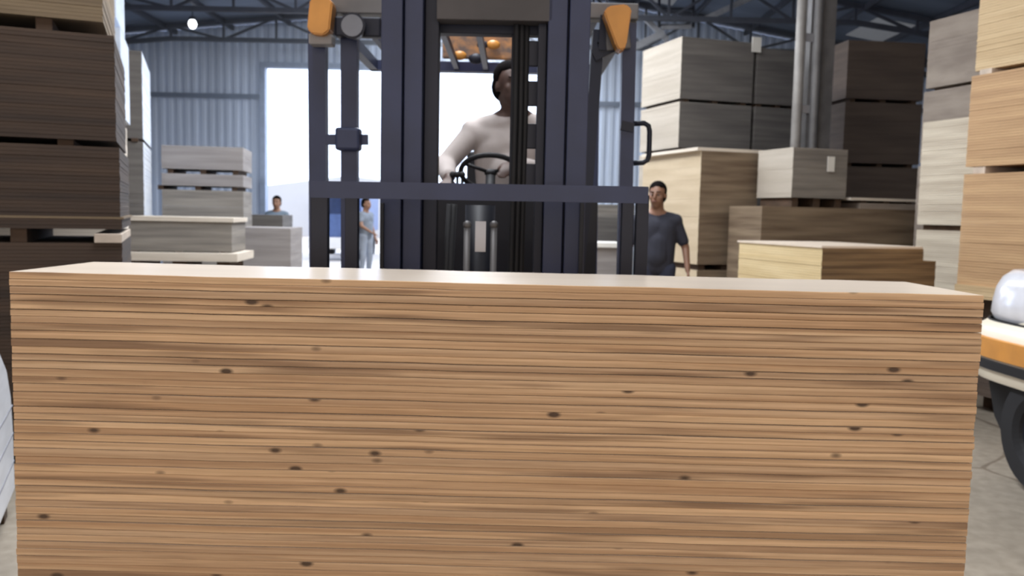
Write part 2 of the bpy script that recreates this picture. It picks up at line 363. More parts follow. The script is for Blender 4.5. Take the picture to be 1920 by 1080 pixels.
# ---- left, near: the tall dark stack
tl = R(22)
oL = corner(226, 300, 4.8); zL = lambda py, px=222: zat(px, py, oL.y)
def Lsh(d): return oL + Vector((cos(tl), sin(tl), 0))*d
L1, D1 = 2.44, 1.22
tier(oL, tl, L1, D1, 0.10, zL(456), 'brown', 'lowest dark brown bundle of the tall left stack, partly behind the carried plywood', sx=-1)
bearers(oL, tl, L1, D1, 0, 0.10, 'timber bearer on the floor under the tall dark left stack', 'floor bearers of the tall left stack', -1)
bearers(oL, tl, L1, D1, zL(456), zL(430), 'timber bearer in the lowest dark gap of the tall left stack', 'bearers in the lowest gap of the left stack', -1, pos=(0.21, 0.5, 0.9))
bm = NB(); box(bm, -0.14, 0.0, -0.02, 1.2, 0, zL(432)-zL(449), bev=0.004)
o = link('timber_bearer', bm, M['bearer_pale']); o.location = (oL.x, oL.y, zL(456)+0.002); o.rotation_euler = (0, 0, tl)
setp(o, 'pale timber bearer at the right end of the lowest gap of the tall left stack', 'timber bearer')
tier(oL, tl, L1, D1, zL(430), zL(411), 'brown', 'thin dark bundle right above the lowest gap of the tall left stack', sx=-1)
tier(Lsh(0.012), tl, L1+.012, D1, zL(411), zL(407), 'tan', 'single pale sheet lying between two dark bundles of the left stack', t=0.02, sx=-1, name='plywood_sheet', cat='plywood sheet')
tier(Lsh(-0.005), tl, L1, D1, zL(407), zL(277), 'brown', 'dark brown bundle of the left stack below the middle gap', sx=-1)
bearers(Lsh(-.03), tl, L1, D1, zL(277), zL(265), 'timber bearer in the middle gap of the tall left stack', 'bearers in the middle gap of the left stack', -1)
tier(Lsh(-0.02), tl, L1, D1, zL(265), zL(68), 'brown', 'tall dark brown bundle of the left stack between its two upper gaps', sx=-1)
bearers(Lsh(-.12), tl, L1, D1, zL(68), zL(44), 'timber bearer in the top gap of the tall left stack', 'bearers in the top gap of the left stack', -1)
tier(Lsh(-0.075), tl, L1, D1, zL(44), zL(-150), 'tan', 'lighter tan bundle on top of the tall left stack', sx=-1)
# white wrapped pieces showing at the aisle side of that stack (the next stack along, wrapped in film)
t2 = R(20.5)
o2 = corner(226, 100, 6.6); z2 = lambda py: zat(232, py, 6.6)
D2 = 0.9
tier(o2+Vector((0.0, 0, 0)), t2, 1.2, D2, z2(215), z2(52), 'bluepale', 'pale film wrapped bundle showing in a sliver beside the dark left stack', sx=-1, t=0.4)
tier(o2+Vector((-0.05, 0.05, 0)), t2, 1.2, D2, 0.1, z2(222), 'pale', 'pale bundle in a thin sliver low beside the dark left stack', sx=-1, t=0.02)
bearers(o2+Vector((-0.05, 0.05, 0)), t2, 1.2, D2, 0, 0.1, 'timber bearer under the pale sliver stack at left', 'bearers under the pale sliver stack', -1)
bearers(o2, t2, 1.2, D2, z2(222), z2(215), 'thin timber bearer inside the pale sliver stack at left', 'bearers inside the pale sliver stack', -1)
bearers(o2+Vector((-.09, 0, 0)), t2, 1.1, D2, z2(52), z2(32), 'timber bearer high under the topmost wrapped bundle at left', 'bearers high in the pale sliver stack', -1)
tier(o2+Vector((-.03, 0, 0)), t2, 1.2, D2, z2(32), z2(-120), 'bluepale', 'pale wrapped bundle at the very top of the sliver stack at left', sx=-1, t=0.4)
# ---- left, further: narrow bluish column of bundles
t3 = R(20)
o3 = corner(268, 250, 10.6); z3 = lambda py: zat(268, py, 10.6)
dark_front = M['dgrey']
def lit_ends(o, side_m, sx):
    """daylight painted in: end faces towards the aisle are coloured lighter than the fronts"""
    me = o.data; me.materials.append(M[side_m])
    for p in me.polygons:
        if p.normal.x * (-sx) > 0.9: p.material_index = 1
a = tier(o3, t3, 1.22, 1.8, z3(260), z3(96), 'dgrey', 'upper bundle of the tall narrow stack with a pale blue side at left', sx=-1); lit_ends(a, 'bluewhite_lit', -1)
bearers(o3+Vector((.04, -.02, 0)), t3, 1.22, 1.85, z3(266), z3(260), 'dark timber bearer between the two bundles of the pale blue sided stack', 'bearers in the blue sided stack', -1, inset=0)
a = tier(o3, t3, 1.22, 1.8, 0.1, z3(266), 'dgrey', 'lower bundle of the tall narrow stack with a pale blue side at left', sx=-1); lit_ends(a, 'bluewhite_lit', -1)
bearers(o3, t3, 1.22, 1.8, 0, 0.1, 'timber bearer on the floor under the pale blue sided stack', 'floor bearers of the blue sided stack', -1)
# ---- left middle: grey bundles
t4 = R(10)
o4 = corner(456, 340, 12.6); z4 = lambda py: zat(380, py, 12.6)
L4 = -along(o4, t4, 303, 340, 'u')
tier(o4, t4, L4, 1.0, z4(318), z4(275), 'mauve', 'top grey mauve bundle of the three tier stack in front of the end wall', sx=-1)
bearers(o4, t4, L4, 1.0, z4(327), z4(318), 'timber bearer under the top bundle of the grey stack at the end wall', 'upper bearers of the grey mauve stack', -1)
tier(o4, t4, L4, 1.0, z4(349), z4(327), 'mauve', 'thin middle bundle of the three tier grey stack at the end wall', sx=-1)
bearers(o4, t4, L4+.15, 1.0, z4(357), z4(349), 'timber bearer under the thin middle bundle of the grey stack', 'lower bearers of the grey mauve stack', -1, m='bearer')
tier(o4, t4, L4, 1.0, 0.1, z4(357), 'grey', 'lowest and tallest bundle of the three tier grey stack at the end wall', sx=-1)
bearers(o4, t4, L4, 1.0, 0, 0.1, 'timber bearer on the floor under the three tier grey stack', 'floor bearers of the grey mauve stack', -1)
o5 = corner(438, 440, 9.9); z5 = lambda py: zat(400, py, 9.9); t5 = R(6)
L5 = -along(o5, t5, 228, 440, 'u')
tier(o5, t5, L5, 0.8, z5(416), z5(408), 'pale', 'pale thin sheets topping the low grey bundle left of the door', sx=-1, name='plywood_sheets', cat='plywood sheets')
a = tier(o5+Vector((-.03, .03, 0)), t5, L5, 0.75, z5(472), z5(416), 'grey', 'low grey brown bundle capped with pale sheets left of the door', sx=-1)
tier(o5+Vector((.08, -.12, 0)), t5, L5+.08, 0.95, z5(489), z5(474), 'pale', 'pale projecting sheets below the low grey brown bundle at left', sx=-1, name='plywood_sheets', cat='plywood sheets')
bearers(o5, t5, L5, .8, z5(474), z5(472), 'thin spacer under the low grey brown bundle', 'spacers under the low bundle', -1)
bearers(o5, t5, L5, .8, 0, z5(489), 'trestle block carrying the low grey brown bundle', 'blocks under the low bundle', -1, wd=0.15)
o6 = corner(545, 460, 11.4); z6 = lambda py: zat(500, py, 11.4); t6 = R(3)
tier(o6, t6, -along(o6, t6, 444, 460, 'u'), 0.8, 0.08, z6(427), 'mauve', 'plain grey box shaped bundle standing just left of the door opening', sx=-1, t=0.05, jit=0.001)
bearers(o6, t6, .9, .8, 0, 0.08, 'timber bearer under the plain grey bundle by the door', 'bearers under the grey bundle by the door', -1)
o7 = corner(530, 430, 14.2)
tier(o7, t6, -along(o7, t6, 452, 430, 'u'), 0.8, 0.0, zat(500, 403, 14.2), 'dgrey', 'grey stack just behind the plain grey bundle by the door', sx=-1, t=0.03, jit=0.002)
bm = NB(); tube(bm, [(0, 0, 0), (0, 0, 0.28)], 0.07, 16); ball(bm, (0, 0, 0.28), 0.05, 2)
o = link('white_canister', bm, M['white'], None, True); q = at(463, 405, 14.5); o.location = (q.x, q.y, zat(500, 403, 14.2)); setp(o, 'small white canister standing on the grey stack behind the three tier stack', 'canister')
# ---- right side: R1 near honey stack
oF = corner(1803, 400, 6.6); v = Vector((-sin(TH), cos(TH), 0)); u = Vector((cos(TH), sin(TH), 0))
D = 1.22; oN = oF - v*D; z1 = lambda py: zat(1808, py, 6.6)
def r1(py0, py1, m, lab, du=0.0, dl=0.0, **k): return tier(oN+u*du, TH, 2.44-du, D+dl, z1(py0), z1(py1), m, lab, **k)
def cross_bearers(z0, z1__, label, group, first_label):
    for k, yy in enumerate((1.10, .58, .06)):
        bm = NB(); box(bm, .015, 2.3, -.055, .055, 0, z1__-z0, bev=.003); o = link('timber_bearer', bm, M['bearer_pale' if k == 0 else 'bearer'])
        q = oN + v*yy; o.location = (q.x, q.y, z0); o.rotation_euler = (0, 0, TH)
        setp(o, first_label if k == 0 else label, 'timber bearer', None if k == 0 else group)
a = tier(oN+u*0.12, TH, 2.3, D, 0.13, z1(556), 'dbrown', 'dark brown bundle low under the honey coloured stack at the right edge')
bearers(oN+u*0.12, TH, 2.3, D, 0, 0.13, 'black timber bearer on the floor under the right edge stack', 'floor bearers of the right edge stack')
r1(555, 532, 'cream', 'pale sheets under the honey coloured bundles at the right edge', du=-0.02, name='plywood_sheets', cat='plywood sheets')
r1(532, 327, 'honey', 'lower honey coloured bundle of the stack at the right edge')
cross_bearers(z1(327), z1(313), 'dark timber bearer between the two honey coloured bundles', 'bearers between the honey bundles', 'pale bearer end filling the left of the gap between the two honey bundles')
r1(313, 143, 'honey', 'upper honey coloured bundle of the stack at the right edge', du=0.01)
cross_bearers(z1(143), z1(133), 'dark timber bearer under the cream top bundle at the right edge', 'bearers under the cream top bundle', 'pale bearer end at the left of the gap under the cream top bundle')
r1(133, -120, 'cream', 'cream coloured top bundle of the stack at the right edge', du=0.04)
# ---- R2b light grey, R2 behind
def left_face_stack(px, Y, Dd, Ll, tiers, th=TH):
    o_f = corner(px, 300, Y); vv = Vector((-sin(th), cos(th), 0)); o_n = o_f - vv*Dd
    return o_n
oB = left_face_stack(1727, 7.9, 0.88, 1.2, None); zB = lambda py: zat(1730, py, 7.9)
M['ltan'] = bundle_mat('weathered_pale_board', srgb(205, 195, 176), srgb(180, 168, 150), .8, .9, 14)
tier(oB, TH, 1.22, .88, 0.1, zB(431), 'ltan', 'lower pale weathered bundle between the carried stack and the honey coloured stack')
bearers(oB+u*.06, TH, 1.1, .88, 0, .1, 'timber bearer on the floor under the pale weathered stack', 'floor bearers of the weathered stack')
bearers(oB+u*.06, TH, 1.1, .88, zB(431), zB(421), 'dark timber bearer in the gap of the pale weathered stack', 'bearers in the weathered stack', pos=(.02, .5, .95))
tier(oB, TH, 1.22, .88, zB(421), zB(230), 'ltan', 'upper pale weathered bundle left of the honey coloured stack')
oC = left_face_stack(1722, 9.3, 0.86, 1.2, None); zC = lambda py: zat(1725, py, 9.3)
M['gtan'] = bundle_mat('taupe_board', srgb(160, 148, 136), srgb(134, 122, 112), .8, 1.5, 6)
tier(oC, TH, 1.22, .86, 0.1, zC(312), 'gtan', 'lowest taupe bundle of the tall stack behind the pale weathered one')
bearers(oC+u*.06, TH, 1.1, .86, 0, .1, 'timber bearer on the floor under the tall taupe stack', 'floor bearers of the taupe stack')
bearers(oC+u*.06, TH, 1.1, .86, zC(312), zC(305), 'timber bearer in the lower gap of the tall taupe stack', 'lower gap bearers of the taupe stack')
tier(oC+u*.02, TH, 1.22, .86, zC(305), zC(173), 'gtan', 'middle taupe bundle of the tall stack behind the pale weathered one')
bearers(oC+u*.06, TH, 1.1, .86, zC(173), zC(166), 'timber bearer in the upper gap of the tall taupe stack', 'upper gap bearers of the taupe stack')
tier(oC+u*.04, TH, 1.22, .86, zC(166), zC(40), 'gtan', 'top taupe bundle of the tall stack beside the cream bundle at right')
# ---- R3 dark brown far
t9 = R(6)
o9 = corner(1582, 250, 12.6); z9 = lambda py: zat(1650, py, 12.6); L9 = along(o9, t9, 1726, 250, 'u')
for a_, b_, lab in ((None, 313, 'lowest dark umber bundle of the tall dark stack at far right'), (306, 192, 'middle dark umber bundle of the tall dark stack at far right'), (185, 76, 'top dark umber bundle of the tall dark stack at far right')):
    tier(o9, t9, L9, 1.2, 0.1 if a_ is None else z9(a_), z9(b_), 'dbrown', lab)
bearers(o9, t9, L9, 1.2, 0, .1, 'timber bearer on the floor under the far dark umber stack', 'floor bearers of the umber stack')
bearers(o9, t9, L9, 1.2, z9(313), z9(306), 'timber bearer in the lower gap of the far dark umber stack', 'lower gap bearers of the umber stack')
bearers(o9, t9, L9, 1.2, z9(192), z9(185), 'timber bearer in the upper gap of the far dark umber stack', 'upper gap bearers of the umber stack')
# ---- R4 tall back stacks with aisle light painted on their sides in cream
o10 = corner(1275, 180, 11.5); z10 = lambda py: zat(1276, py, 11.5); D10 = along(o10, TH, 1203, 180, 'v'); L10 = along(o10, TH, 1410, 180, 'u')
M['cream_lit'] = bundle_mat('lit_cream_side', srgb(190, 181, 168), srgb(176, 166, 152), .7, .8, 8)  # light from the aisle painted into the side colour
def cs(o): lit_ends(o, 'cream_lit', 1); return o
cs(tier(o10, TH, L10, D10, 0.1, z10(283), 'dgrey', 'hidden lowest bundle of the tall cream sided stack behind the standing worker'))
bearers(o10, TH, L10, D10, 0, .1, 'timber bearer on the floor under the tall cream sided stack', 'floor bearers of the cream sided stack')
bearers(o10, TH, L10, D10, z10(283), z10(276), 'timber bearer under the lower visible bundle of the cream sided stack', 'lower gap bearers of the cream sided stack')
cs(tier(o10, TH, L10, D10, z10(276), z10(190), 'dgrey', 'lower grey fronted bundle with cream side high behind the standing worker'))
bearers(o10, TH, L10, D10, z10(190), z10(184), 'timber bearer in the upper gap of the tall cream sided stack', 'upper gap bearers of the cream sided stack')
cs(tier(o10, TH, L10, D10, z10(184), z10(68), 'dgrey', 'topmost grey fronted bundle with cream side high behind the standing worker'))
o11 = o10 + u*(L10+0.06); L11 = along(o11, TH, 1505, 180, 'u')
tier(o11, TH, L11, D10, 0.1, z10(190), 'dgrey', 'lower grey bundle directly left of the steel column')
bearers(o11, TH, L11, D10, 0, .1, 'timber bearer on the floor under the grey stack at the column', 'floor bearers of the column side stack')
bearers(o11, TH, L11, D10, z10(190), z10(184), 'timber bearer in the gap of the grey stack at the column', 'gap bearers of the column side stack')
tier(o11, TH, L11, D10, z10(184), z10(76), 'dgrey', 'upper grey bundle directly left of the steel column')
bm = NB(); box(bm, 0, .14, -.01, .0, 0, .2); o = link('paper_tag', bm, M['white']); q = o10+u*(L10-.05)-v*.02; o.location = (q.x, q.y, z10(86)); o.rotation_euler = (0, 0, TH)
setp(o, 'small white paper tag near the top between the two grey stacks', 'paper tag')
# ---- R5 big stack behind the worker
o12 = corner(1311, 390, 9.6); z12 = lambda py: zat(1312, py, 9.6); D12 = along(o12, TH, 1203, 390, 'v'); L12 = along(o12, TH, 1419, 390, 'u')
M['buff_lit'] = bundle_mat('lit_buff_side', srgb(208, 190, 162), srgb(192, 173, 144), .7, .8, 8)  # side lightened in colour for the light falling from the aisle
a = tier(o12, TH, L12, D12, 0.08, z12(507), 'olive', 'lowest bundle with buff side right behind the standing worker'); lit_ends(a, 'buff_lit', 1)
bearers(o12, TH, L12, D12, 0, .08, 'timber bearer on the floor under the buff sided stack', 'floor bearers of the buff sided stack')
bearers(o12, TH, L12, D12, z12(507), z12(496), 'dark timber bearer in the gap of the buff sided stack', 'gap bearers of the buff sided stack')
a = tier(o12, TH, L12, D12, z12(496), z12(282), 'olive', 'tall umber fronted bundle with buff side right behind the standing worker'); lit_ends(a, 'buff_lit', 1)
tier(o12+u*-.05, TH, L12+.2, D12-.05, z12(282), z12(276), 'pale', 'pale sheet lying on the umber fronted bundle behind the worker', t=.05, name='plywood_sheet', cat='plywood sheet')
# ---- R6 bundle with label on R7
o13 = corner(1486, 320, 9.1); z13 = lambda py: zat(1487, py, 9.1); D13 = along(o13, TH, 1421, 320, 'v'); L13 = along(o13, TH, 1588, 320, 'u')
a = tier(o13, TH, L13, D13, z13(370), z13(276), 'grey', 'small grey brown bundle with a white label and cream side near the column'); lit_ends(a, 'cream_lit', 1)
bm = NB(); box(bm, 0, .09, -.014, -.006, 0, .16); lb = link('paper_label', bm, M['white'], a); lb.location = (L13*.62, 0, z13(319)-z13(370)); lb['label'] = 'white paper label stuck on the front'
o14 = corner(1428, 410, 8.95); z14 = lambda py: zat(1487, py, 9.1)
L14 = along(o14, TH, 1716, 410, 'u')
bearers(o13, TH, L13, D13, z14(388), z13(370), 'dark timber bearer under the small labelled bundle', 'bearers under the labelled bundle')
a = tier(o14, TH, L14, .62, 0.1, z14(388), 'olive', 'long low umber bundle carrying the small labelled bundle')
bearers(o14, TH, L14, .62, 0, .1, 'timber bearer on the floor under the long low umber bundle', 'floor bearers of the long umber bundle')
q = o14 + u*(L14*.62)
tier(q, TH, L14*.40, .5, z14(388), z14(377), 'gtan', 'short boards lying on the right end of the long umber bundle', name='boards', cat='boards')
tier(q+u*-.12, TH, L14*.44, .52, z14(372), z14(367), 'pale', 'pale sheet topping the short boards on the long umber bundle', name='plywood_sheet', cat='plywood sheet', t=.05)
bearers(q, TH, L14*.38, .5, z14(377), z14(372), 'thin spacer under the pale sheet on the long umber bundle', 'spacers under the pale sheet')
# ---- R8 low bundle in front
o15 = corner(1541, 490, 6.5); z15 = lambda py: zat(1541, py, 6.5); D15 = along(o15, TH, 1385, 490, 'v'); L15 = along(o15, TH, 1732, 470, 'u')
M['umber_shaded'] = bundle_mat('shaded_umber_front', srgb(150, 122, 88), srgb(96, 74, 52), .8, .9, 26)  # front shade painted in as a darker umber
M['straw'] = bundle_mat('lit_straw_side', srgb(226, 204, 160), srgb(208, 184, 138), .7, 1.4, 10)  # light on the side painted in as pale straw
a = tier(o15, TH, L15+.13, D15, 0.1, z15(489), 'umber_shaded', 'lower wider part of the low straw sided stack in front of the long bundle'); lit_ends(a, 'straw', 1)
a = tier(o15, TH, L15, D15, z15(489), z15(465), 'umber_shaded', 'upper part of the low straw sided stack with a pale top'); lit_ends(a, 'straw', 1)
tier(o15+u*-.01, TH, L15+.0, D15+.02, z15(465), z15(461), M['face'], 'pale sheet covering the low straw sided stack', t=.05, name='plywood_sheet', cat='plywood sheet')
bearers(o15, TH, L15, D15, 0, .1, 'timber bearer on the floor under the low straw sided stack', 'floor bearers of the straw sided stack')
# ---- pale pile seen under the backrest at right (px 1095..1160)
o16 = corner(1112, 440, 13.5); z16 = lambda py: zat(1130, py, 13.5)
a = tier(corner(1097, 440, 13.2), R(2), .55, .8, 0.05, z16(462), 'mauve', 'low pale topped pile seen under the forklift backrest, nearest of that pile', t=.04)
tier(corner(1094, 440, 13.1), R(2), .62, .9, z16(462), z16(454), 'white', 'white board lid lying on the low pile seen under the backrest', t=.08, name='white_board', cat='board')
bearers(corner(1097, 440, 13.2), R(2), .55, .8, 0, .05, 'timber bearer under the low pile seen under the backrest', 'bearers of the pile under the backrest')
a = tier(corner(1116, 440, 14.6), R(14), .5, 1.2, 0.0, z16(407), 'dgrey', 'dark fronted pile with white side behind the low pile under the backrest', t=.05); lit_ends(a, 'white', 1)  # light on the pile's side painted white
tier(corner(1104, 400, 16.5), R(6), .9, .8, 0.0, zat(1120, 383, 16.5), 'grey', 'far grey pile peeping just below the backrest bar at right', t=.05)
# ---- left bottom corner: white wrapped bundle
M['wrap'] = mat('white_film', srgb(214, 216, 222), 0.4, 0, 0.08, 3.0, (1, 1, 4))
wr_ = R(24); fc = at(30, 945, 3.9); nc = Vector((fc.x, fc.y, 0)) - Vector((-sin(wr_), cos(wr_), 0))*1.0
bm = NB(); prism(bm, [(0, 0), (0, .80), (.30, .80), (.60, .76), (.85, .62), (.96, .48), (1.0, .3), (1.0, 0)], 'x', -1.1, 0)
o = link('wrapped_bundle', bm, M['wrap']); o.location = (nc.x, nc.y, 0.10); o.rotation_euler = (0, 0, wr_)
bv = o.modifiers.new('bevel', 'BEVEL'); bv.width = .03; bv.segments = 3
setp(o, 'white film wrapped bundle at the lower left corner beside the carried plywood', 'wrapped bundle')
for k, zz in enumerate((.14, .27, .40)):
    bm = NB(); bar(bm, (.001, .05, zz), (.001, .97, zz+.02), .004, .006); link('film_seam', bm, mat('film_seam_grey', srgb(130, 130, 138), .8), o)  # thin grey lines for seams in the film
for yy in (.1, .5, .9):
    bm = NB(); box(bm, -1.05, -.03, -.05, .05, 0, .1, bev=.004); b_ = link('timber_bearer', bm, M['bearer'])
    q = Matrix.Rotation(wr_, 4, 'Z') @ Vector((0, yy, 0)); b_.location = (o.location.x+q.x, o.location.y+q.y, 0); b_.rotation_euler = (0, 0, wr_)
    setp(b_, 'dark timber bearer on the floor under the white wrapped bundle', 'timber bearer', 'bearers of the wrapped bundle')
# ------------------------------------------------------------------ steel column
q = at(1535, 200, 10.7)
c_ = empty('steel_column', (q.x, q.y, 0), R(8), label='tall grey steel column with a thinner post bolted beside it', cat='column')
zt = roof_z(q.x)-.12
bm = NB(); box(bm, -.16, .16, -.02, .0, 0, zt); box(bm, -.13, -.09, 0, .2, 0, zt) ; box(bm, .09, .13, 0, .2, 0, zt); box(bm, -.16, .16, .2, .22, 0, zt)
tube(bm, [(-.09, -.06, 0), (-.09, -.06, zt)], .055, 14)
link('main_post', bm, M['gsteel'], c_)
bm = NB(); tube(bm, [(-.29, -.02, 0), (-.29, -.02, zt)], .06, 14); link('thin_post', bm, mat('post_grey', srgb(150, 146, 142), .5, .1), c_, True)
for py in (72, 206):
    z = zat(1507, py, 10.7); bm = NB(); box(bm, -.26, -.14, -.045, -.02, z-.05, z+.05, bev=.004); link('bracket', bm, M['chrome'], c_)
bm = NB(); box(bm, -.42, .26, -.16, .34, 0, .02); link('base_plate', bm, M['gsteel'], c_)
# ------------------------------------------------------------------ the carried plywood
FY = 2.07
pL = at(18, 509, FY); pR = at(1846, 554, FY)
yawS = 0.0
ztop = (pL.z+pR.z)/2
WX = pR.x-pL.x; DEP = 0.42; TS = 0.0182
tilt = math.atan2(pR.z-pL.z, WX)
cx = (pL.x+pR.x)/2
NS = 56
vars_ = []
THK = (.0165, .0195, .0180, .0208, .0168); GAPS = (.0004, .0015, .0005, .0010, .0018)
def sheet_mesh(seed):
    TS = THK[seed]; gp = GAPS[seed]
    random.seed(seed); bm = NB(); n = 24
    # slightly wavy board
    rows = []
    for i in range(n+1):
        x = -WX/2 + WX*i/n; dz = 0.0006*sin(i*.9)+0.0004*sin(i*2.1); dy = 0.0012*sin(i*.5+seed*1.7)
        rows.append([bm.verts.new((x, y+dy, z+dz)) for (y, z) in ((0.0012, 0.0003), (0, .0015), (0, TS-.0012-gp), (.0012, TS-gp), (DEP, TS-gp), (DEP, .0006))])
    for i in range(n):
        for k in range(6):
            q = bm.faces.new((rows[i][k], rows[i+1][k], rows[i+1][(k+1) % 6], rows[i][(k+1) % 6]))
            if k in (3, 5): q.material_index = 1
    bm.faces.new(rows[0][::-1]); bm.faces.new(rows[-1])
    me = bpy.data.meshes.new('plywood_sheet'); bmesh.ops.recalc_face_normals(bm, faces=bm.faces); bm.to_mesh(me); bm.free()
    me.materials.append(M['edge']); me.materials.append(M['face']); return me
vars_ = [sheet_mesh(i) for i in range(5)]
random.seed(11)
tr = Matrix.Rotation(-tilt, 4, 'Y')
acc = 0.0; order = []
while len(order) < NS:
    q5 = [0, 1, 2, 3, 4]; random.shuffle(q5); order += q5
for i in range(NS):
    o = bpy.data.objects.new('plywood_sheet', vars_[order[i]]); col.objects.link(o)
    acc += THK[order[i]]; off = -acc + (GAPS[order[i]] if i == 0 else 0)*0
    base = Vector((cx, FY, ztop)) + (tr @ Vector((random.uniform(-.0012, .0012), random.uniform(-.0022, .0022), off)))
    o.location = base; o.rotation_euler = (0, -tilt, 0)
    setp(o, 'long pale plywood sheet edge in the forklift load, below its top sheet' if i else 'topmost plywood sheet of the forklift load with its pale face showing', 'plywood sheet', 'plywood sheets carried on the forks' if i else None)
zfork = ztop - acc
# ------------------------------------------------------------------ forklift
FO = Vector((at(906, 400, 3.1).x, 4.0, 0))
fk = empty('forklift', FO, label='dark forklift truck with door glare painted navy, seen head on, lifting the big plywood load', cat='forklift')
def Q(px, py, Y): return at(px, py, Y)-FO
def fpart(name, bm, m, parent=None, smooth=False): return link(name, bm, M[m] if isinstance(m, str) else m, parent or fk, smooth)
zT = 3.1
# outer mast rails: channels
YM = 3.05
def vbox(bm, pxa, pxb, Y, dep, z0, z1, pyref=300):
    a = at(pxa, pyref, Y)-FO; b_ = at(pxb, pyref, Y)-FO
    box(bm, a.x, b_.x, a.y, a.y+dep, z0, z1, bev=.003)
for (a, b_, s) in ((713, 752, 1), (1062, 1100, -1)):
    bm = NB(); vbox(bm, a, b_, YM, .03, .12, zT); vbox(bm, a if s > 0 else b_-10, a+10 if s > 0 else b_, YM+.03, .12, .12, zT); vbox(bm, a, b_, YM+.14, .03, .12, zT)
    fpart('mast_outer_rail', bm, 'navy')
for (a, b_, s) in ((756, 790, 1), (1022, 1058, -1)):
    bm = NB(); vbox(bm, a, b_, YM+.02, .03, .3, zT+.3); vbox(bm, a if s > 0 else b_-12, a+12 if s > 0 else b_, YM+.05, .1, .3, zT+.3); vbox(bm, a, b_, YM+.13, .03, .3, zT+.3)
    fpart('mast_inner_rail', bm, 'navy')
for (a, b_) in ((794, 820), (1004, 1020)):   # carriage uprights / cylinders behind
    bm = NB(); vbox(bm, a, b_, YM+.06, .07, .3, zT); fpart('lift_cylinder', bm, 'dark')
bm = NB(); vbox(bm, 752, 794, YM+.09, .03, .3, zT); fpart('rail_web', bm, 'navy')
bm = NB(); vbox(bm, 1016, 1066, YM+.09, .03, .3, zT); fpart('rail_web', bm, 'navy')
# mast cross members
z0, z1_ = zat(900, 35, YM), zat(900, -60, YM)
bm = NB(); vbox(bm, 815, 1030, YM+.02, .08, z0, z1_); fpart('mast_top_cross_member', bm, mat('umber_grey_steel', srgb(72, 68, 68), .6, .1))
z0, z1_ = zat(900, 63, YM+.12), zat(900, 30, YM+.12)
bm = NB(); vbox(bm, 806, 1030, YM+.12, .06, z0, z1_); fpart('mast_cross_member', bm, 'dark')
z0, z1_ = .55, .7
bm = NB(); vbox(bm, 752, 1062, YM+.12, .06, z0, z1_); fpart('mast_cross_member', bm, 'dark')
# centre cylinder with its label, chains and hoses
bm = NB(); a = Q(900, 430, YM+.1); tube(bm, [(a.x, a.y, .3), (a.x, a.y, zat(900, 385, YM+.1))], .055, 18); cyl = fpart('centre_cylinder', bm, 'fdeep', smooth=True)
bm = NB(); a = Q(901, 443, YM+.03); box(bm, a.x-.019, a.x+.019, a.y-.004, a.y+.004, zat(901, 472, YM+.03), zat(901, 415, YM+.03)); o = fpart('cylinder_label', bm, 'chrome'); o['label'] = 'pale metal plate on the centre cylinder'
for px in (876, 926):
    bm = NB(); a = Q(px, 425, YM+.03)
    zz0 = zat(px, 505, YM); zz = zat(px, 422, YM)
    tube(bm, [(a.x, a.y, .4), (a.x, a.y, zz)], .012, 8); ball(bm, (a.x, a.y, zz), .016, 2)
    fpart('chain_anchor', bm, 'gsteel', smooth=True)
for k, px in enumerate((962, 972, 981)):
    bm = NB(); a = Q(px, 300, YM+.08+.01*k); tube(bm, [(a.x, a.y, .4), (a.x, a.y+.01, 1.2), (a.x+.004, a.y, 1.8), (a.x, a.y, z1_+2.0)], .0105, 8); fpart('hydraulic_hose', bm, 'black', smooth=True)
bm = NB(); vbox(bm, 955, 985, YM+.13, .012, 1.5, zT); fpart('hose_guard', bm, 'dark')
for px in (838, 846):
    bm = NB(); a = Q(px, 420, YM+.1); tube(bm, [(a.x, a.y, .4), (a.x-.01, a.y, 1.0), (a.x+.01, a.y, 1.48)], .012, 8); fpart('hydraulic_hose', bm, 'black', smooth=True)
for py in (100, 175, 255, 330):
    z = zat(990, py, YM+.1); bm = NB(); vbox(bm, 980, 1010, YM+.1, .02, z-.045, z+.045); fpart('hose_clamp', bm, 'dark')
# carriage and backrest
YC = 2.78
zb0, zb1 = zat(900, 378, YC), zat(900, 348, YC)
dzs = (zat(585, 362, YC)-zat(1212, 362, YC))
bm = NB(); p0 = Q(585, 355, YC); p1 = Q(1214, 366, YC); bar(bm, p0, p1, .035, .054); fpart('backrest_top_bar', bm, 'navy')
for (a, b_) in ((584, 616), (648, 672), (1164, 1186), (1191, 1214)):
    bm = NB(); xa = Q(a, 440, YC).x; xb = Q(b_, 440, YC).x; box(bm, xa, xb, YC-FO.y-.015, YC-FO.y+.02, zfork-.02, zat((a+b_)/2, 366, YC), bev=.003); fpart('backrest_upright', bm, 'dark')
bm = NB(); xa = Q(735, 440, YC).x; xb = Q(1075, 440, YC).x
box(bm, xa, xb, YC-FO.y+.03, YC-FO.y+.08, zfork+.32, zfork+.42, bev=.004); box(bm, xa, xb, YC-FO.y+.03, YC-FO.y+.08, zfork-.02, zfork+.1, bev=.004)
box(bm, xa-.35, xb+.35, YC-FO.y-.01, YC-FO.y+.04, zfork+.0, zfork+.12, bev=.004)
for px in (760, 1045): xx = Q(px, 440, YC).x; box(bm, xx-.03, xx+.03, YC-FO.y+.03, YM-FO.y, zfork-.02, zfork+.5, bev=.004)
fpart('fork_carriage', bm, 'dark')
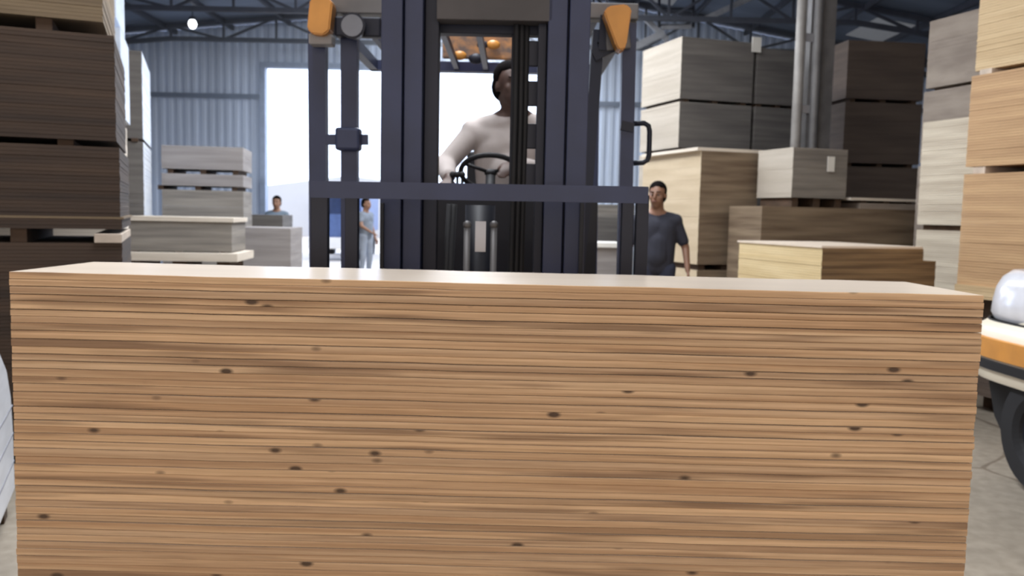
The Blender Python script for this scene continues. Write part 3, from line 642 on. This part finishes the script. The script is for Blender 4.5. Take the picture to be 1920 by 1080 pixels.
# tall plates beside the mast below the bar (lower mast looks wider and darker)
for (a, b_) in ((713, 720), (1090, 1098)):
    bm = NB(); vbox(bm, a, b_, YM-.02, .02, .3, zat(a, 380, YM)); fpart('side_plate', bm, 'fdeep')
for px in (760, 1045):
    bm = NB(); xx = Q(px, 440, YC).x; prism(bm, [(YC-FO.y+.03, zfork+.45), (YC-FO.y-.01, zfork+.45), (YC-FO.y-.01, zfork-.0), (FY-FO.y-.1, zfork-.012), (FY-FO.y-.1, zfork-.022), (YC-FO.y+.03, zfork-.045)], 'x', xx-.06, xx+.06)
    fpart('fork', bm, 'dark')
# chassis, hood, dash
bm = NB(); xa, xb = -.50, .50
prism(bm, [(-.32, .45), (-.32, .95), (-.15, 1.02), (.1, 1.02), (.1, .72), (.62, .72), (.62, 1.12), (1.75, 1.12), (1.9, .95), (1.9, .3), (-.1, .3)], 'x', xa, xb)
fpart('chassis', bm, 'fdeep')
bm = NB(); prism(bm, [(1.3, .35), (1.3, 1.15), (1.75, 1.2), (2.0, 1.05), (2.05, .6), (1.95, .35)], 'x', -.55, .55); o = fpart('counterweight', bm, 'fdeep')
dz = zat(900, 352, 4.25)
bm = NB(); prism(bm, [(.0, .95), (-.02, dz-.25), (-.02, dz-.03), (.1, dz), (.34, dz-.06), (.3, dz-.3), (.2, .95)], 'x', -.44, .50); fpart('dashboard', bm, 'fdeep')
bm = NB(); box(bm, -.2, .3, .72, 1.25, 1.1, 1.26, bev=.03); seat = fpart('seat', bm, 'black')
bm = NB(); box(bm, -.18, .28, 1.2, 1.32, 1.25, 1.82, bev=.03); fpart('seat_back', bm, 'black')
sw = Q(920, 324, 4.45)
bm = NB(); ring = []
tlt = Matrix.Rotation(R(-32), 3, 'X')
for k in range(28): ring.append(sw + tlt @ Vector((.155*cos(2*pi*k/28), .155*sin(2*pi*k/28), 0)))
tube(bm, ring, .0135, 8, closed=True)
for ang in (90, 210, 330): tube(bm, [sw, sw + tlt @ Vector((.15*cos(R(ang)), .15*sin(R(ang)), 0))], .01, 6)
ball(bm, sw, .035, 2, (1, 1, .6)); wheel = fpart('steering_wheel', bm, 'black', smooth=True)
bm = NB(); tube(bm, [sw, sw+Vector((0, -.16, -.3))], .025, 8); fpart('steering_column', bm, 'black', smooth=True)
for k in range(3):
    a = Q(848+9*k, 346, 4.3); bm = NB(); tube(bm, [a+Vector((0, 0, -.1)), a+Vector((0, .02, .04))], .007, 6); ball(bm, a+Vector((0, .02, .05)), .017, 2); fpart('control_lever', bm, 'black', smooth=True)
def wheel_mesh(r, w_):
    bm = NB(); n = 36
    prof = [(0, .0), (.06, .0), (.06, r*.45), (w_/2-.015, r*.5), (w_/2, r*.62), (w_/2, r*.92), (w_/2-.03, r), (-w_/2+.03, r), (-w_/2, r*.92), (-w_/2, r*.62), (-w_/2+.015, r*.5), (-.06, r*.45), (-.06, 0)]
    rings = [[bm.verts.new((x, rr*cos(2*pi*k/n), rr*sin(2*pi*k/n))) for k in range(n)] if rr > 0 else [bm.verts.new((x, 0, 0))] for x, rr in prof]
    for A, B in zip(rings, rings[1:]):
        if len(A) == 1 and len(B) == 1: continue
        for k in range(n):
            if len(A) == 1: bm.faces.new((A[0], B[k], B[(k+1) % n]))
            elif len(B) == 1: bm.faces.new((A[k], A[(k+1) % n], B[0]))
            else: bm.faces.new((A[k], A[(k+1) % n], B[(k+1) % n], B[k]))
    return bm
for (x, y, r) in ((-.62, -.45, .34), (.62, -.45, .34), (-.45, 1.5, .27), (.45, 1.5, .27)):
    if abs(x) < .5: x = math.copysign(.62, x)
    o = fpart('wheel', wheel_mesh(r, .22), 'black'); o.location = (x, y, r)
bm = NB(); tube(bm, [(-.6, -.45, .34), (.6, -.45, .34)], .06, 10); tube(bm, [(-.6, 1.5, .27), (.6, 1.5, .27)], .05, 10); box(bm, -.45, .45, -.5, -.3, .28, .6); fpart('axle', bm, 'black')
for px in (745, 1068):
    bm = NB(); a = Q(px, 440, YM+.15); tube(bm, [(a.x, a.y, .9), (a.x, -.1, .62)], .04, 10); fpart('tilt_cylinder', bm, 'fdeep', smooth=True)
# overhead guard
YG = 3.85
zg = zat(900, 30, YG); 
for (pxa, pya, pxb, pyb, wd) in ((596, 78, 600, 352, .076), (656, 60, 658, 352, .072), (1178, 95, 1176, 360, .06)):
    bm = NB(); a = Q(pxa, pya, YG); b_ = Q(pxb, pyb, YG); a.z = zg-.02
    lo = Vector((b_.x, b_.y, .75)); bar(bm, a, lo, wd, wd*.8); fpart('guard_pillar', bm, 'navy')
bm = NB(); a = Q(1122, 60, YG); b_ = Q(1100, 352, YG-.1); bar(bm, a, b_, .05, .06); bar(bm, b_, Vector((b_.x-.05, b_.y, .9)), .05, .06); fpart('front_pillar', bm, 'dark')
bm = NB(); a = Q(612, 262, YG-.02); b_ = Q(690, 262, YG-.02); bar(bm, a, b_, .03, .045); bm2 = None
a = Q(655, 262, YG-.02); box(bm, a.x-.055, a.x+.055, a.y-.05, a.y+.02, a.z-.05, a.z+.05, bev=.012); fpart('lamp_bracket', bm, 'navy')
for x in (-.7, .62):
    bm = NB(); bar(bm, (x, 1.45, 1.0), (x*.95, 1.35, zg-.02), .06, .06); fpart('rear_pillar', bm, 'navy')
# roof of the guard
gl, gr = Q(585, 30, YG).x, Q(1195, 30, YG).x
bm = NB(); box(bm, gl, gr, YG-FO.y-.04, YG-FO.y+.04, zg-.01, zg+.06, bev=.006); o = fpart('guard_front_beam', bm, M['gsteel'])
bm = NB(); box(bm, gl, gl+.05, YG-FO.y+.04, 1.4, zg, zg+.06); box(bm, gr-.05, gr, YG-FO.y+.04, 1.4, zg, zg+.06); box(bm, gl, gr, 1.35, 1.42, zg, zg+.06); fpart('guard_side_beams', bm, 'navy')
for k in range(7):
    x = gl+(gr-gl)*(k+1)/8; bm = NB(); box(bm, x-.015, x+.015, YG-FO.y+.04, 1.36, zg+.01, zg+.05); fpart('guard_bar', bm, 'navy')
bm = NB(); a = Q(630, 46, YG-.06); b_ = Q(716, 46, YG-.06); box(bm, a.x, b_.x, a.y-.03, a.y+.02, a.z-.055, a.z+.03, bev=.008); fpart('front_panel', bm, 'dark')
bm = NB(); a = Q(662, 50, YG-.12); tube(bm, [a+Vector((0, -.02, 0)), a+Vector((0, .06, 0))], [.055, .045], 20); wl = fpart('work_lamp', bm, 'dark', smooth=False)
bm = NB(); tube(bm, [a+Vector((0, -.025, 0)), a+Vector((0, -.02, 0))], .046, 20); link('lens', bm, mat('dull_lamp_glass', srgb(110, 112, 120), .2), wl)
# amber indicator lamps
def amber(pxc, pyc, wpx, hpx, lean, tp=1.0):
    a = Q(pxc, pyc, YG-.1); s = YG/FPX; w_, h_ = wpx*s/2, hpx*s/2
    bm = NB(); prism(bm, [(-w_*tp, -h_*.75), (-w_*.5*tp, -h_), (w_*.5*tp, -h_), (w_*tp, -h_*.7), (w_, h_*.75), (w_*.6, h_), (-w_*.6, h_), (-w_, h_*.75)], 'y', -.05, .04)
    bmesh.ops.bevel(bm, geom=list(bm.edges), offset=.006, segments=2, affect='EDGES')
    o = fpart('indicator_lamp', bm, 'orange'); o.location = a; o.rotation_euler = (0, lean, 0); o['label'] = 'amber indicator lamp on the guard'
    bm = NB(); box(bm, -w_*.9, w_*.9, .04, .09, -h_*.8, h_*.8, bev=.006); link('lamp_housing', bm, M['gsteel'], o)
amber(604, 34, 40, 66, R(6)); amber(1159, 56, 50, 78, R(-8), .4)
bm = NB(); a = Q(603, 74, YG-.08); box(bm, a.x-.05, a.x+.05, a.y-.03, a.y+.05, a.z-.025, a.z+.02, bev=.006); fpart('lamp_foot', bm, mat('dusty_grey_plastic', srgb(160, 155, 152), .6))
bm = NB()
bar(bm, Q(1125, 70, YG-.04), Q(1165, 92, YG-.04), .03, .05); bar(bm, Q(1112, 105, YG-.04), Q(1148, 88, YG-.04), .03, .05); bar(bm, Q(1132, 30, YG-.04), Q(1128, 95, YG-.04), .03, .04)
fpart('lamp_bracket', bm, 'dark')
# mirror / grab handle loop at right
bm = NB(); pts = [Q(x, y, YG-.02) for x, y in ((1188, 232), (1208, 231), (1216, 236), (1218, 246), (1217, 290), (1214, 300), (1206, 305), (1188, 306))]
tube(bm, pts, .0115, 8); fpart('grab_handle', bm, 'dark', smooth=True)
bm = NB(); bar(bm, Q(1164, 235, YG-.02), Q(1188, 240, YG-.02), .03, .04); fpart('handle_clamp', bm, 'dark')
# amber panel with dark letters-like parts behind the driver, under the guard
am = mat('amber_panel', srgb(190, 135, 85), .5, 0, 0, 14, (1, 1, 1.4), 0, c2=srgb(105, 90, 84))
bm = NB(); a = Q(830, 68, 5.2); b_ = Q(962, 112, 5.2); box(bm, a.x, b_.x, a.y, a.y+.03, b_.z, a.z+.03, bev=.01); o = fpart('rear_panel', bm, am); o['label'] = 'weathered amber and grey panel under the rear of the guard'
for px, py, r_ in ((862, 104, .035), (893, 110, .04), (925, 84, .035), (905, 84, .03)):
    bm = NB(); ball(bm, Q(px, py, 5.16), r_, 2, (1.2, .5, .8)); fpart('rear_lamp', bm, 'orange' if px in (862, 925) else 'dark', smooth=True)
# ------------------------------------------------------------------ people
skin = mat('skin_brown', srgb(128, 92, 72), .55, 0, .06, 12)
skin2 = mat('skin_warm', srgb(150, 112, 90), .55, 0, .06, 12)
hairm = mat('black_hair', srgb(20, 17, 17), .95, 0, .2, 30, spec=.05)
def cap(bm, p0, r0, p1, r1, n=14, fl=1.0):
    p0 = Vector(p0); p1 = Vector(p1); d = (p1-p0).normalized(); s, t = frame_of(d)
    steps = 5
    rings = []
    def ring(c, r): rings.append([bm.verts.new(c + s*cos(2*pi*k/n)*r + t*sin(2*pi*k/n)*r*fl) for k in range(n)])
    for i in range(1, steps): a = pi/2*(1-i/steps); ring(p0-d*r0*sin(a), r0*cos(a))
    ring(p0, r0); ring(p1, r1)
    for i in range(steps-1, 0, -1): a = pi/2*(1-i/steps); ring(p1+d*r1*sin(a), r1*cos(a))
    for A, B in zip(rings, rings[1:]):
        for k in range(n): bm.faces.new((A[k], A[(k+1) % n], B[(k+1) % n], B[k]))
    bm.faces.new(rings[0][::-1]); bm.faces.new(rings[-1])
def organic(o, vox, sm=4):
    r = o.modifiers.new('remesh', 'REMESH'); r.mode = 'VOXEL'; r.voxel_size = vox; r.use_smooth_shade = True
    s = o.modifiers.new('smooth', 'SMOOTH'); s.factor = .5; s.iterations = sm
def hand(bm, wrist, fdir, pdir, side, curl=.5, s=1.0):
    """fdir: fingers, pdir: palm normal, thumb on 'side' vector"""
    f = Vector(fdir).normalized(); p = Vector(pdir).normalized(); t = Vector(side).normalized()
    w_ = Vector(wrist)
    for i in range(4):
        off = t*(.030-.020*i)*s
        cap(bm, w_+f*.01*s+off*.6, .014*s, w_+f*.085*s+off, .0115*s, 8)
    for i, (ln, a) in enumerate(((.068, 0), (.078, .1), (.072, .15), (.056, .25))):
        base = w_+f*.088*s+t*(.030-.020*i)*s; d1 = (f*cos(curl*.5+a*.3)+p*sin(curl*.5+a*.3)); d2 = (f*cos(curl*1.4+a)+p*sin(curl*1.4+a))
        m_ = base+d1*ln*.52*s; cap(bm, base, .0098*s, m_, .009*s, 8); cap(bm, m_, .009*s, m_+d2*ln*.48*s, .0075*s, 8)
    b_ = w_+f*.03*s+t*.03*s; k_ = b_+(f*.6+t*.7+p*.3).normalized()*.038*s
    cap(bm, b_, .0135*s, k_, .011*s, 8); cap(bm, k_, .011*s, k_+(f*.9+t*.15+p*.4).normalized()*.03*s, .009*s, 8)
def person(loc, rz, label, J, shirt, trousers, sk, H=1.7, sleeves=.55, hair=True, vox=.012, hands=True, cap_=None):
    """J: joint positions in the person's own frame (facing -y, x to the viewer's right)"""
    e = empty('person', loc, rz, label=label, cat='person')
    bm = NB()
    hd = Vector(J['head']); nk = Vector(J['neck']); ch = Vector(J['chest']); pv = Vector(J['pelvis'])
    yaw = Matrix.Rotation(J.get('turn', 0), 3, 'Z')
    def h(x, y, z): return hd + yaw @ Vector((x, y, z))
    ball(bm, h(0, .01, .035), .088, 3, (.88, 1.08, 1.0)); ball(bm, h(0, -.025, -.045), .066, 3, (.93, .98, 1.02)); ball(bm, h(0, -.045, -.095), .032, 2, (1.1, .8, .8))
    cap(bm, h(0, -.09, .02), .010, h(0, -.112, -.022), .015, 8)           # nose
    ball(bm, h(.082, .01, -.01), .026, 2, (.35, .8, 1.15)); ball(bm, h(-.082, .01, -.01), .026, 2, (.35, .8, 1.15))
    cap(bm, h(-.035, -.075, .03), .014, h(.035, -.075, .03), .014, 8)     # brow ridge
    cap(bm, h(-.02, -.088, -.058), .011, h(.02, -.088, -.058), .011, 8)   # mouth mound
    cap(bm, h(-.045, -.06, -.02), .022, h(.045, -.06, -.02), .022, 8)     # cheeks
    cap(bm, h(0, .02, -.06), .060, nk, .066); cap(bm, nk+Vector((0, 0, -.02)), .068, Vector(J['sh'][0]).lerp(nk, .25)+Vector((0, 0, -.01)), .05); cap(bm, nk+Vector((0, 0, -.02)), .068, Vector(J['sh'][1]).lerp(nk, .25)+Vector((0, 0, -.01)), .05)
    cap(bm, nk, .07, ch, .115, fl=.8)
    for s in (-1, 1): 
        S = Vector(J['sh'][0 if s < 0 else 1]); cap(bm, ch+Vector((0, 0, .03)), .10, S, .058)
    cap(bm, ch+Vector((-.06, 0, 0)), .115, pv+Vector((-.04, 0, 0)), .11, fl=.85); cap(bm, ch+Vector((.06, 0, 0)), .115, pv+Vector((.04, 0, 0)), .11, fl=.85)
    for i in (0, 1):
        S, E_, W_ = [Vector(J[k][i]) for k in ('sh', 'el', 'wr')]; cap(bm, S, .052, E_, .040); cap(bm, E_, .040, W_, .026)
        if hands:
            f = (W_-E_).normalized()
            if 'hf' in J: f = Vector(J['hf'][i]).normalized()
            pd = Vector(J['hp'][i]) if 'hp' in J else Vector((1 if i == 0 else -1, 0, 0))
            th = Vector(J['ht'][i]) if 'ht' in J else Vector((0, -1, 0))
            hand(bm, W_+f*.01, f, pd, th, .55)
        Hh, K, A = [Vector(J[k][i]) for k in ('hip', 'kn', 'an')]; cap(bm, Hh, .085, K, .055); cap(bm, K, .055, A, .036)
        cap(bm, A+Vector((0, .02, -.03)), .036, A+Vector((0, -.16, -.052)), .030, fl=.8)
    o = link('body', bm, sk, e, True); organic(o, vox, 3)
    # shirt
    bm = NB(); g = .014
    cap(bm, nk+Vector((0, 0, -.045)), .072, ch, .118+g, fl=.85)
    for i in (0, 1):
        S, E_ = Vector(J['sh'][i]), Vector(J['el'][i]); cap(bm, ch+Vector((0, 0, .03)), .10+g, S, .060+g)
        cap(bm, nk+Vector((0, 0, -.05)), .06+g*.6, S.lerp(nk, .2), .05+g); X = S.lerp(E_, sleeves) if sleeves <= 1 else E_; cap(bm, S, .050+g, X, .043+g)
        if sleeves > 1: cap(bm, E_, .05+g*.8, E_.lerp(Vector(J['wr'][i]), sleeves-1), .036+g*.6)
    sx_ = .06; cap(bm, ch+Vector((-sx_, 0, 0)), .12+g, pv+Vector((-.045, 0, -.04)), .115+g, fl=.9); cap(bm, ch+Vector((sx_, 0, 0)), .12+g, pv+Vector((.045, 0, -.04)), .115+g, fl=.9)
    cap(bm, ch+Vector((0, -.03, -.12)), .12, pv+Vector((0, -.045, .04)), .12)
    o = link('shirt', bm, shirt, e, True); organic(o, vox, 4)
    bm = NB()
    for i in (0, 1):
        Hh, K, A = [Vector(J[k][i]) for k in ('hip', 'kn', 'an')]; cap(bm, pv, .118, Hh, .105); cap(bm, Hh, .1, K, .07); cap(bm, K, .07, A+Vector((0, 0, .03)), .052)
    o = link('trousers', bm, trousers, e, True); organic(o, vox, 3)
    bm = NB()
    for i in (0, 1):
        A = Vector(J['an'][i]); cap(bm, A+Vector((0, .03, -.035)), .042, A+Vector((0, -.15, -.052)), .036, fl=.85)
    o = link('shoes', bm, M['black'], e, True); organic(o, vox, 2)
    # hair and face parts
    bm = NB(); ball(bm, h(0, .028, .052), .096, 3, (.92, 1.05, .98))
    ball(bm, h(0, .05, .0), .088, 3, (.96, .9, 1.0))
    # cut away what would cover the face
    geom = [v_ for v_ in bm.verts if (yaw.transposed() @ (v_.co-hd)).y < -.03 and (yaw.transposed() @ (v_.co-hd)).z < .07]
    bmesh.ops.delete(bm, geom=geom, context='VERTS')
    o = link('hair', bm, hairm, e, True); so = o.modifiers.new('solid', 'SOLIDIFY'); so.thickness = .008
    for s in (-1, 1):
        bm = NB(); ball(bm, h(s*.031, -.079, .006), .010, 2); o = link('eye', bm, mat('eye_white', srgb(120, 105, 98), .6), e, True)
        bm = NB(); ball(bm, h(s*.031, -.0865, .006), .0055, 2); link('iris', bm, hairm, o, True)
        bm = NB(); cap(bm, h(s*.014, -.091, .034), .0045, h(s*.050, -.078, .036), .004, 6); link('eyebrow', bm, hairm, e, True)
    bm = NB(); cap(bm, h(-.02, -.099, -.057), .0055, h(.02, -.099, -.057), .0055, 6); link('lips', bm, mat('lips', srgb(110, 62, 56), .5), e, True)
    return e
def standing(H=1.7, armL=None, armR=None, lean=0.0, turn=0.0, hx=0.0):
    J = dict(head=(hx, -.02, 1.575), neck=(hx*.4, .01, 1.43), chest=(0, 0, 1.26), pelvis=(0, 0, .98), turn=turn,
             sh=((-.165, .01, 1.345), (.165, .01, 1.345)), el=((-.25, .04, 1.10), (.25, .04, 1.10)), wr=((-.26, -.05, .86), (.26, -.05, .86)),
             hip=((-.09, 0, .90), (.09, 0, .90)), kn=((-.11, -.02, .49), (.11, -.02, .49)), an=((-.12, .02, .085), (.12, .02, .085)))
    s = H/1.70
    if armR: J['el'] = (J['el'][0], armR[0]); J['wr'] = (J['wr'][0], armR[1])
    if armL: J['el'] = (armL[0], J['el'][1]); J['wr'] = (armL[1], J['wr'][1])
    for k, v_ in J.items():
        if k == 'turn': continue
        J[k] = tuple(tuple(c*s for c in q) for q in v_) if isinstance(v_[0], tuple) else tuple(c*s for c in v_)
    return J
shirt_g = mat('charcoal_shirt', srgb(44, 45, 56), .9, 0, .18, 5)
trs = mat('navy_trousers', srgb(44, 48, 66), .85, 0, .15, 6)
q = at(1231, 450, 8.3)
person((q.x, q.y, 0), R(-6), 'standing man in a charcoal shirt beside the forklift, one arm bent at his side',
       standing(1.78, armR=((.27, .03, 1.10), (.285, -.10, .90)), turn=R(-16), hx=-.01), shirt_g, trs, skin, sleeves=.75, vox=.011)
# far worker left in the doorway
q = at(519, 400, 16.6)
person((q.x, q.y, 0), 0, 'distant worker in a grey blue shirt standing in the left part of the doorway', standing(1.68), mat('grey_blue_shirt', srgb(118, 134, 150), .8), mat('grey_trousers', srgb(90, 98, 112), .8), skin2, vox=.016)
q = at(686, 420, 18.2)
person((q.x, q.y, 0), R(60), 'distant worker in a grey shirt seen under the backrest bar left of the mast', standing(1.70, armL=((-.24, -.08, 1.12), (-.2, -.3, 1.0))), mat('dove_shirt', srgb(120, 128, 140), .8), mat('light_trousers', srgb(150, 158, 172), .8), skin2, vox=.016)
# the driver
seatw = FO + Vector((.1, .98, 0)); dr = Vector((at(958, 300, 4.85).x, 4.85, 0))
zhd = zat(962, 158, 4.85)
swW = sw + FO
L_ = lambda v_: (v_.x-dr.x, v_.y-dr.y, v_.z)
hz = zhd
J = dict(head=(-.01, -.06, hz-.02), neck=(.015, 0, hz-.15), chest=(-.02, .03, hz-.36), pelvis=(0, .12, 1.38), turn=R(28),
         sh=((-.215, .0, hz-.27), (.20, .02, hz-.25)), el=((-.36, -.10, hz-.46), (.27, -.12, hz-.52)),
         wr=(L_(at(842, 336, 4.5)), L_(swW+Vector((.12, .03, .06)))),
         hip=((-.1, .10, 1.36), (.1, .10, 1.36)), kn=((-.13, -.32, 1.36), (.13, -.32, 1.36)), an=((-.13, -.42, .95), (.13, -.42, .95)),
         hf=((-.2, -.8, -.4), (-.3, -.8, -.3)), hp=((0, -.2, -1), (0, -.2, -1)), ht=((1, 0, 0), (-1, 0, 0)))
person(dr, 0, 'forklift driver in a beige shirt sitting behind the mast, arm reaching to the levers', J, mat('beige_shirt', srgb(186, 176, 172), .85, 0, .06, 6), trs, mat('skin_silhouette', srgb(84, 62, 54), .6, 0, .06, 12), sleeves=1.75, vox=.011)  # skin colour darkened for the driver's backlit silhouette
# ------------------------------------------------------------------ car at the right edge (nose pointing away from the camera)
carw = mat('cream_white_paint', srgb(238, 228, 208), .3, 0, .02, 3)
silver = mat('headlamp_silver', srgb(228, 228, 234), .15, .15, .05, 8)
tyre = M['black']
nx, ny = 2.86, 5.28
ce = empty('car', (nx+.80, ny-1.9, 0), R(3), label='cream white car at the right edge, only its nose corner in view', cat='car')
def cp(name, bm, m_, smooth=False, parent=None): return link(name, bm, m_, parent or ce, smooth)
# side profile in (y,z), nose at +y=1.9
HW = .80
def lathe_body():
    bm = NB()
    secs = [  # y, half width, z bottom, z belt, z top, top half width
        (1.86, .50, .56, .70, .80, .42), (1.82, .60, .56, .82, .98, .50), (1.72, .69, .56, .94, 1.12, .54), (1.60, .73, .58, 1.0, 1.19, .60), (1.4, .76, .62, 1.02, 1.22, .64),
        (1.1, .79, .64, 1.04, 1.25, .66), (.85, .80, .40, 1.04, 1.28, .68), (.3, .80, .30, 1.0, 1.50, .62), (-.4, .80, .30, 1.0, 1.56, .60), (-1.2, .80, .30, 1.0, 1.50, .58), (-1.6, .78, .62, 1.0, 1.20, .62), (-1.85, .72, .42, .9, 1.0, .6), (-1.92, .6, .5, .8, .85, .5)]
    rings = []
    for (y, hw, zb, zm, zt_, tw) in secs:
        half = [(0, zb), (hw*.85, zb), (hw*.97, zb+.05), (hw, (zb+zm)/2), (hw*.985, zm-.02), ((hw*.9+tw*.1), zm+(zt_-zm)*.35), (tw, zt_-(zt_-zm)*.08-.01), (tw*.6, zt_+.01), (0, zt_+.02)]
        ring = [bm.verts.new((-x, y, z)) for x, z in half] + [bm.verts.new((x, y, z)) for x, z in half[-2:0:-1]]
        rings.append(ring)
    for A, B in zip(rings, rings[1:]):
        n = len(A)
        for k in range(n): bm.faces.new((A[k], A[(k+1) % n], B[(k+1) % n], B[k]))
    bm.faces.new(rings[0]); bm.faces.new(rings[-1][::-1])
    return bm
o = cp('body', lathe_body(), carw, True); ss = o.modifiers.new('sub', 'SUBSURF'); ss.levels = 2; ss.render_levels = 2
from mathutils.geometry import interpolate_bezier
plan = [(.0, 1.96), (.30, 1.95), (.50, 1.915), (.64, 1.85), (.725, 1.76), (.775, 1.64), (.797, 1.48), (.80, 1.30), (.80, 1.05)]
def plan_curve(y_from, y_to, x_min=0.0):
    pts = []
    for i in range(len(plan)-1):
        p0 = Vector(plan[max(i-1, 0)]); p1 = Vector(plan[i]); p2 = Vector(plan[i+1]); p3 = Vector(plan[min(i+2, len(plan)-1)])
        for k in range(6):
            t = k/6; pts.append(.5*((2*p1)+(p2-p0)*t+(2*p0-5*p1+4*p2-p3)*t*t+(-p0+3*p1-3*p2+p3)*t**3))
    return [p for p in pts if y_to <= p.y <= y_from and p.x >= x_min]
def wrap_loft(name, y_from, y_to, levels, m_, sgn=-1, parent=None, x_min=0.0, th=.05):
    """levels: (z, outset); skin following the nose corner, closed to the inside"""
    c = plan_curve(y_from, y_to, x_min); bm = NB(); cols = []
    for i, p in enumerate(c):
        d = (c[min(i+1, len(c)-1)]-c[max(i-1, 0)]).normalized(); nrm = Vector((-d.y, d.x)) ; nrm = nrm if nrm.x*p.x + nrm.y*(p.y-.8) > 0 else -nrm
        L = [p+nrm*o_ for z, o_ in levels]; ring = [bm.verts.new((sgn*q.x, q.y, z)) for q, (z, o_) in zip(L, levels)]
        inn = [bm.verts.new((sgn*(q.x-nrm.x*th), q.y-nrm.y*th, z)) for q, (z, o_) in zip(L, levels)]
        cols.append(ring+inn[::-1])
    for A, B in zip(cols, cols[1:]):
        n = len(A)
        for k in range(n): bm.faces.new((A[k], A[(k+1) % n], B[(k+1) % n], B[k]))
    bm.faces.new(cols[0][::-1]); bm.faces.new(cols[-1])
    o = cp(name, bm, m_, True, parent)
    e_ = o.modifiers.new('edges', 'EDGE_SPLIT'); e_.split_angle = R(50); return o
for sgn in (-1, 1):
    wrap_loft('bumper', 2.0, 1.05, [(.54, -.02), (.55, .02), (.60, .04), (.70, .045), (.80, .045), (.85, .03), (.885, -.02)], carw, sgn)
    hl = wrap_loft('headlamp', 1.93, 1.22, [(.89, -.05), (.93, -.03), (1.0, -.035), (1.08, -.05), (1.14, -.08), (1.18, -.13)], silver, sgn, x_min=.42)
    wrap_loft('headlamp_seam', 1.93, 1.22, [(.882, -.05), (.882, -.018), (.892, -.018), (.892, -.05)], M['black'], sgn, x_min=.42, th=.01)
    wrap_loft('indicator_lamp', 1.67, 1.10, [(.675, .035), (.685, .056), (.795, .060), (.805, .035)], M['orange'], sgn, th=.02)
    wrap_loft('bumper_vent', 1.69, 1.10, [(.612, .03), (.618, .052), (.668, .056), (.672, .035)], M['black'], sgn, th=.02)
for (x, y) in ((-.70, 1.12), (.70, 1.12), (-.70, -1.35), (.70, -1.35)):
    o = cp('wheel', wheel_mesh(.33, .2), tyre); o.location = (x, y, .33)
    bm = NB(); tube(bm, [(-.02 if x < 0 else .02, 0, 0), (-.07 if x < 0 else .07, 0, 0)], .17, 24); link('hub_cap', bm, M['dark'], o)
bm = NB(); prism(bm, [(.85, .2), (.85, .60), (1.75, .60), (1.78, .50), (1.70, .30), (1.6, .2)], 'x', -.66, .66); cp('underbody', bm, M['black'])
for s in (-1, 1):
    bm = NB(); prism(bm, [(.62, 1.04), (.25, 1.42), (-1.1, 1.42), (-1.45, 1.06)], 'x', s*.70, s*.775); cp('side_window', bm, mat('dark_glass', srgb(40, 46, 52), .1))
    bm = NB(); box(bm, s*.80, s*.93, .42, .52, 1.02, 1.16, bev=.02); cp('wing_mirror', bm, carw)
# ------------------------------------------------------------------ outside the door
q = at(628, 420, 24.5)
te = empty('truck', (q.x, q.y, -.02), R(4), label='blue truck parked in the yard beyond the doorway, left of the mast', cat='truck')
bl = mat('faded_blue_paint', srgb(78, 98, 140), .5)
bm = NB(); box(bm, -.75, .75, 0, 1.5, .55, 2.0, bev=.06); link('cab', bm, bl, te)
bm = NB(); box(bm, -.8, .8, 1.55, 5, .8, 2.15, bev=.03); link('cargo_box', bm, bl, te)
bm = NB(); box(bm, -.62, .62, -.02, .02, 1.35, 1.85, bev=.01); link('windscreen', bm, mat('truck_glass', srgb(50, 62, 90), .15), te)
bm = NB(); box(bm, -.78, .78, -.12, .05, .35, .68, bev=.03); link('bumper', bm, M['white'], te)
for (x, y) in ((-.65, .7), (.65, .7), (-.65, 4.0), (.65, 4.0)):
    o = link('wheel', wheel_mesh(.36, .22), tyre, te); o.location = (x, y, .36)
q = at(600, 380, 46)
bm = NB(); prism(bm, [(-7, 0), (-7, 2.3), (0, 3.3), (9, 2.3), (9, 0)], 'y', 0, 6)
he = link('yard_building', bm, mat('pale_blue_wall', srgb(200, 210, 225), .8, 0, .05, .5)); he.location = (q.x+1.5, q.y, -.02); setp(he, 'pale low building faint in the glare beyond the doorway', 'building')
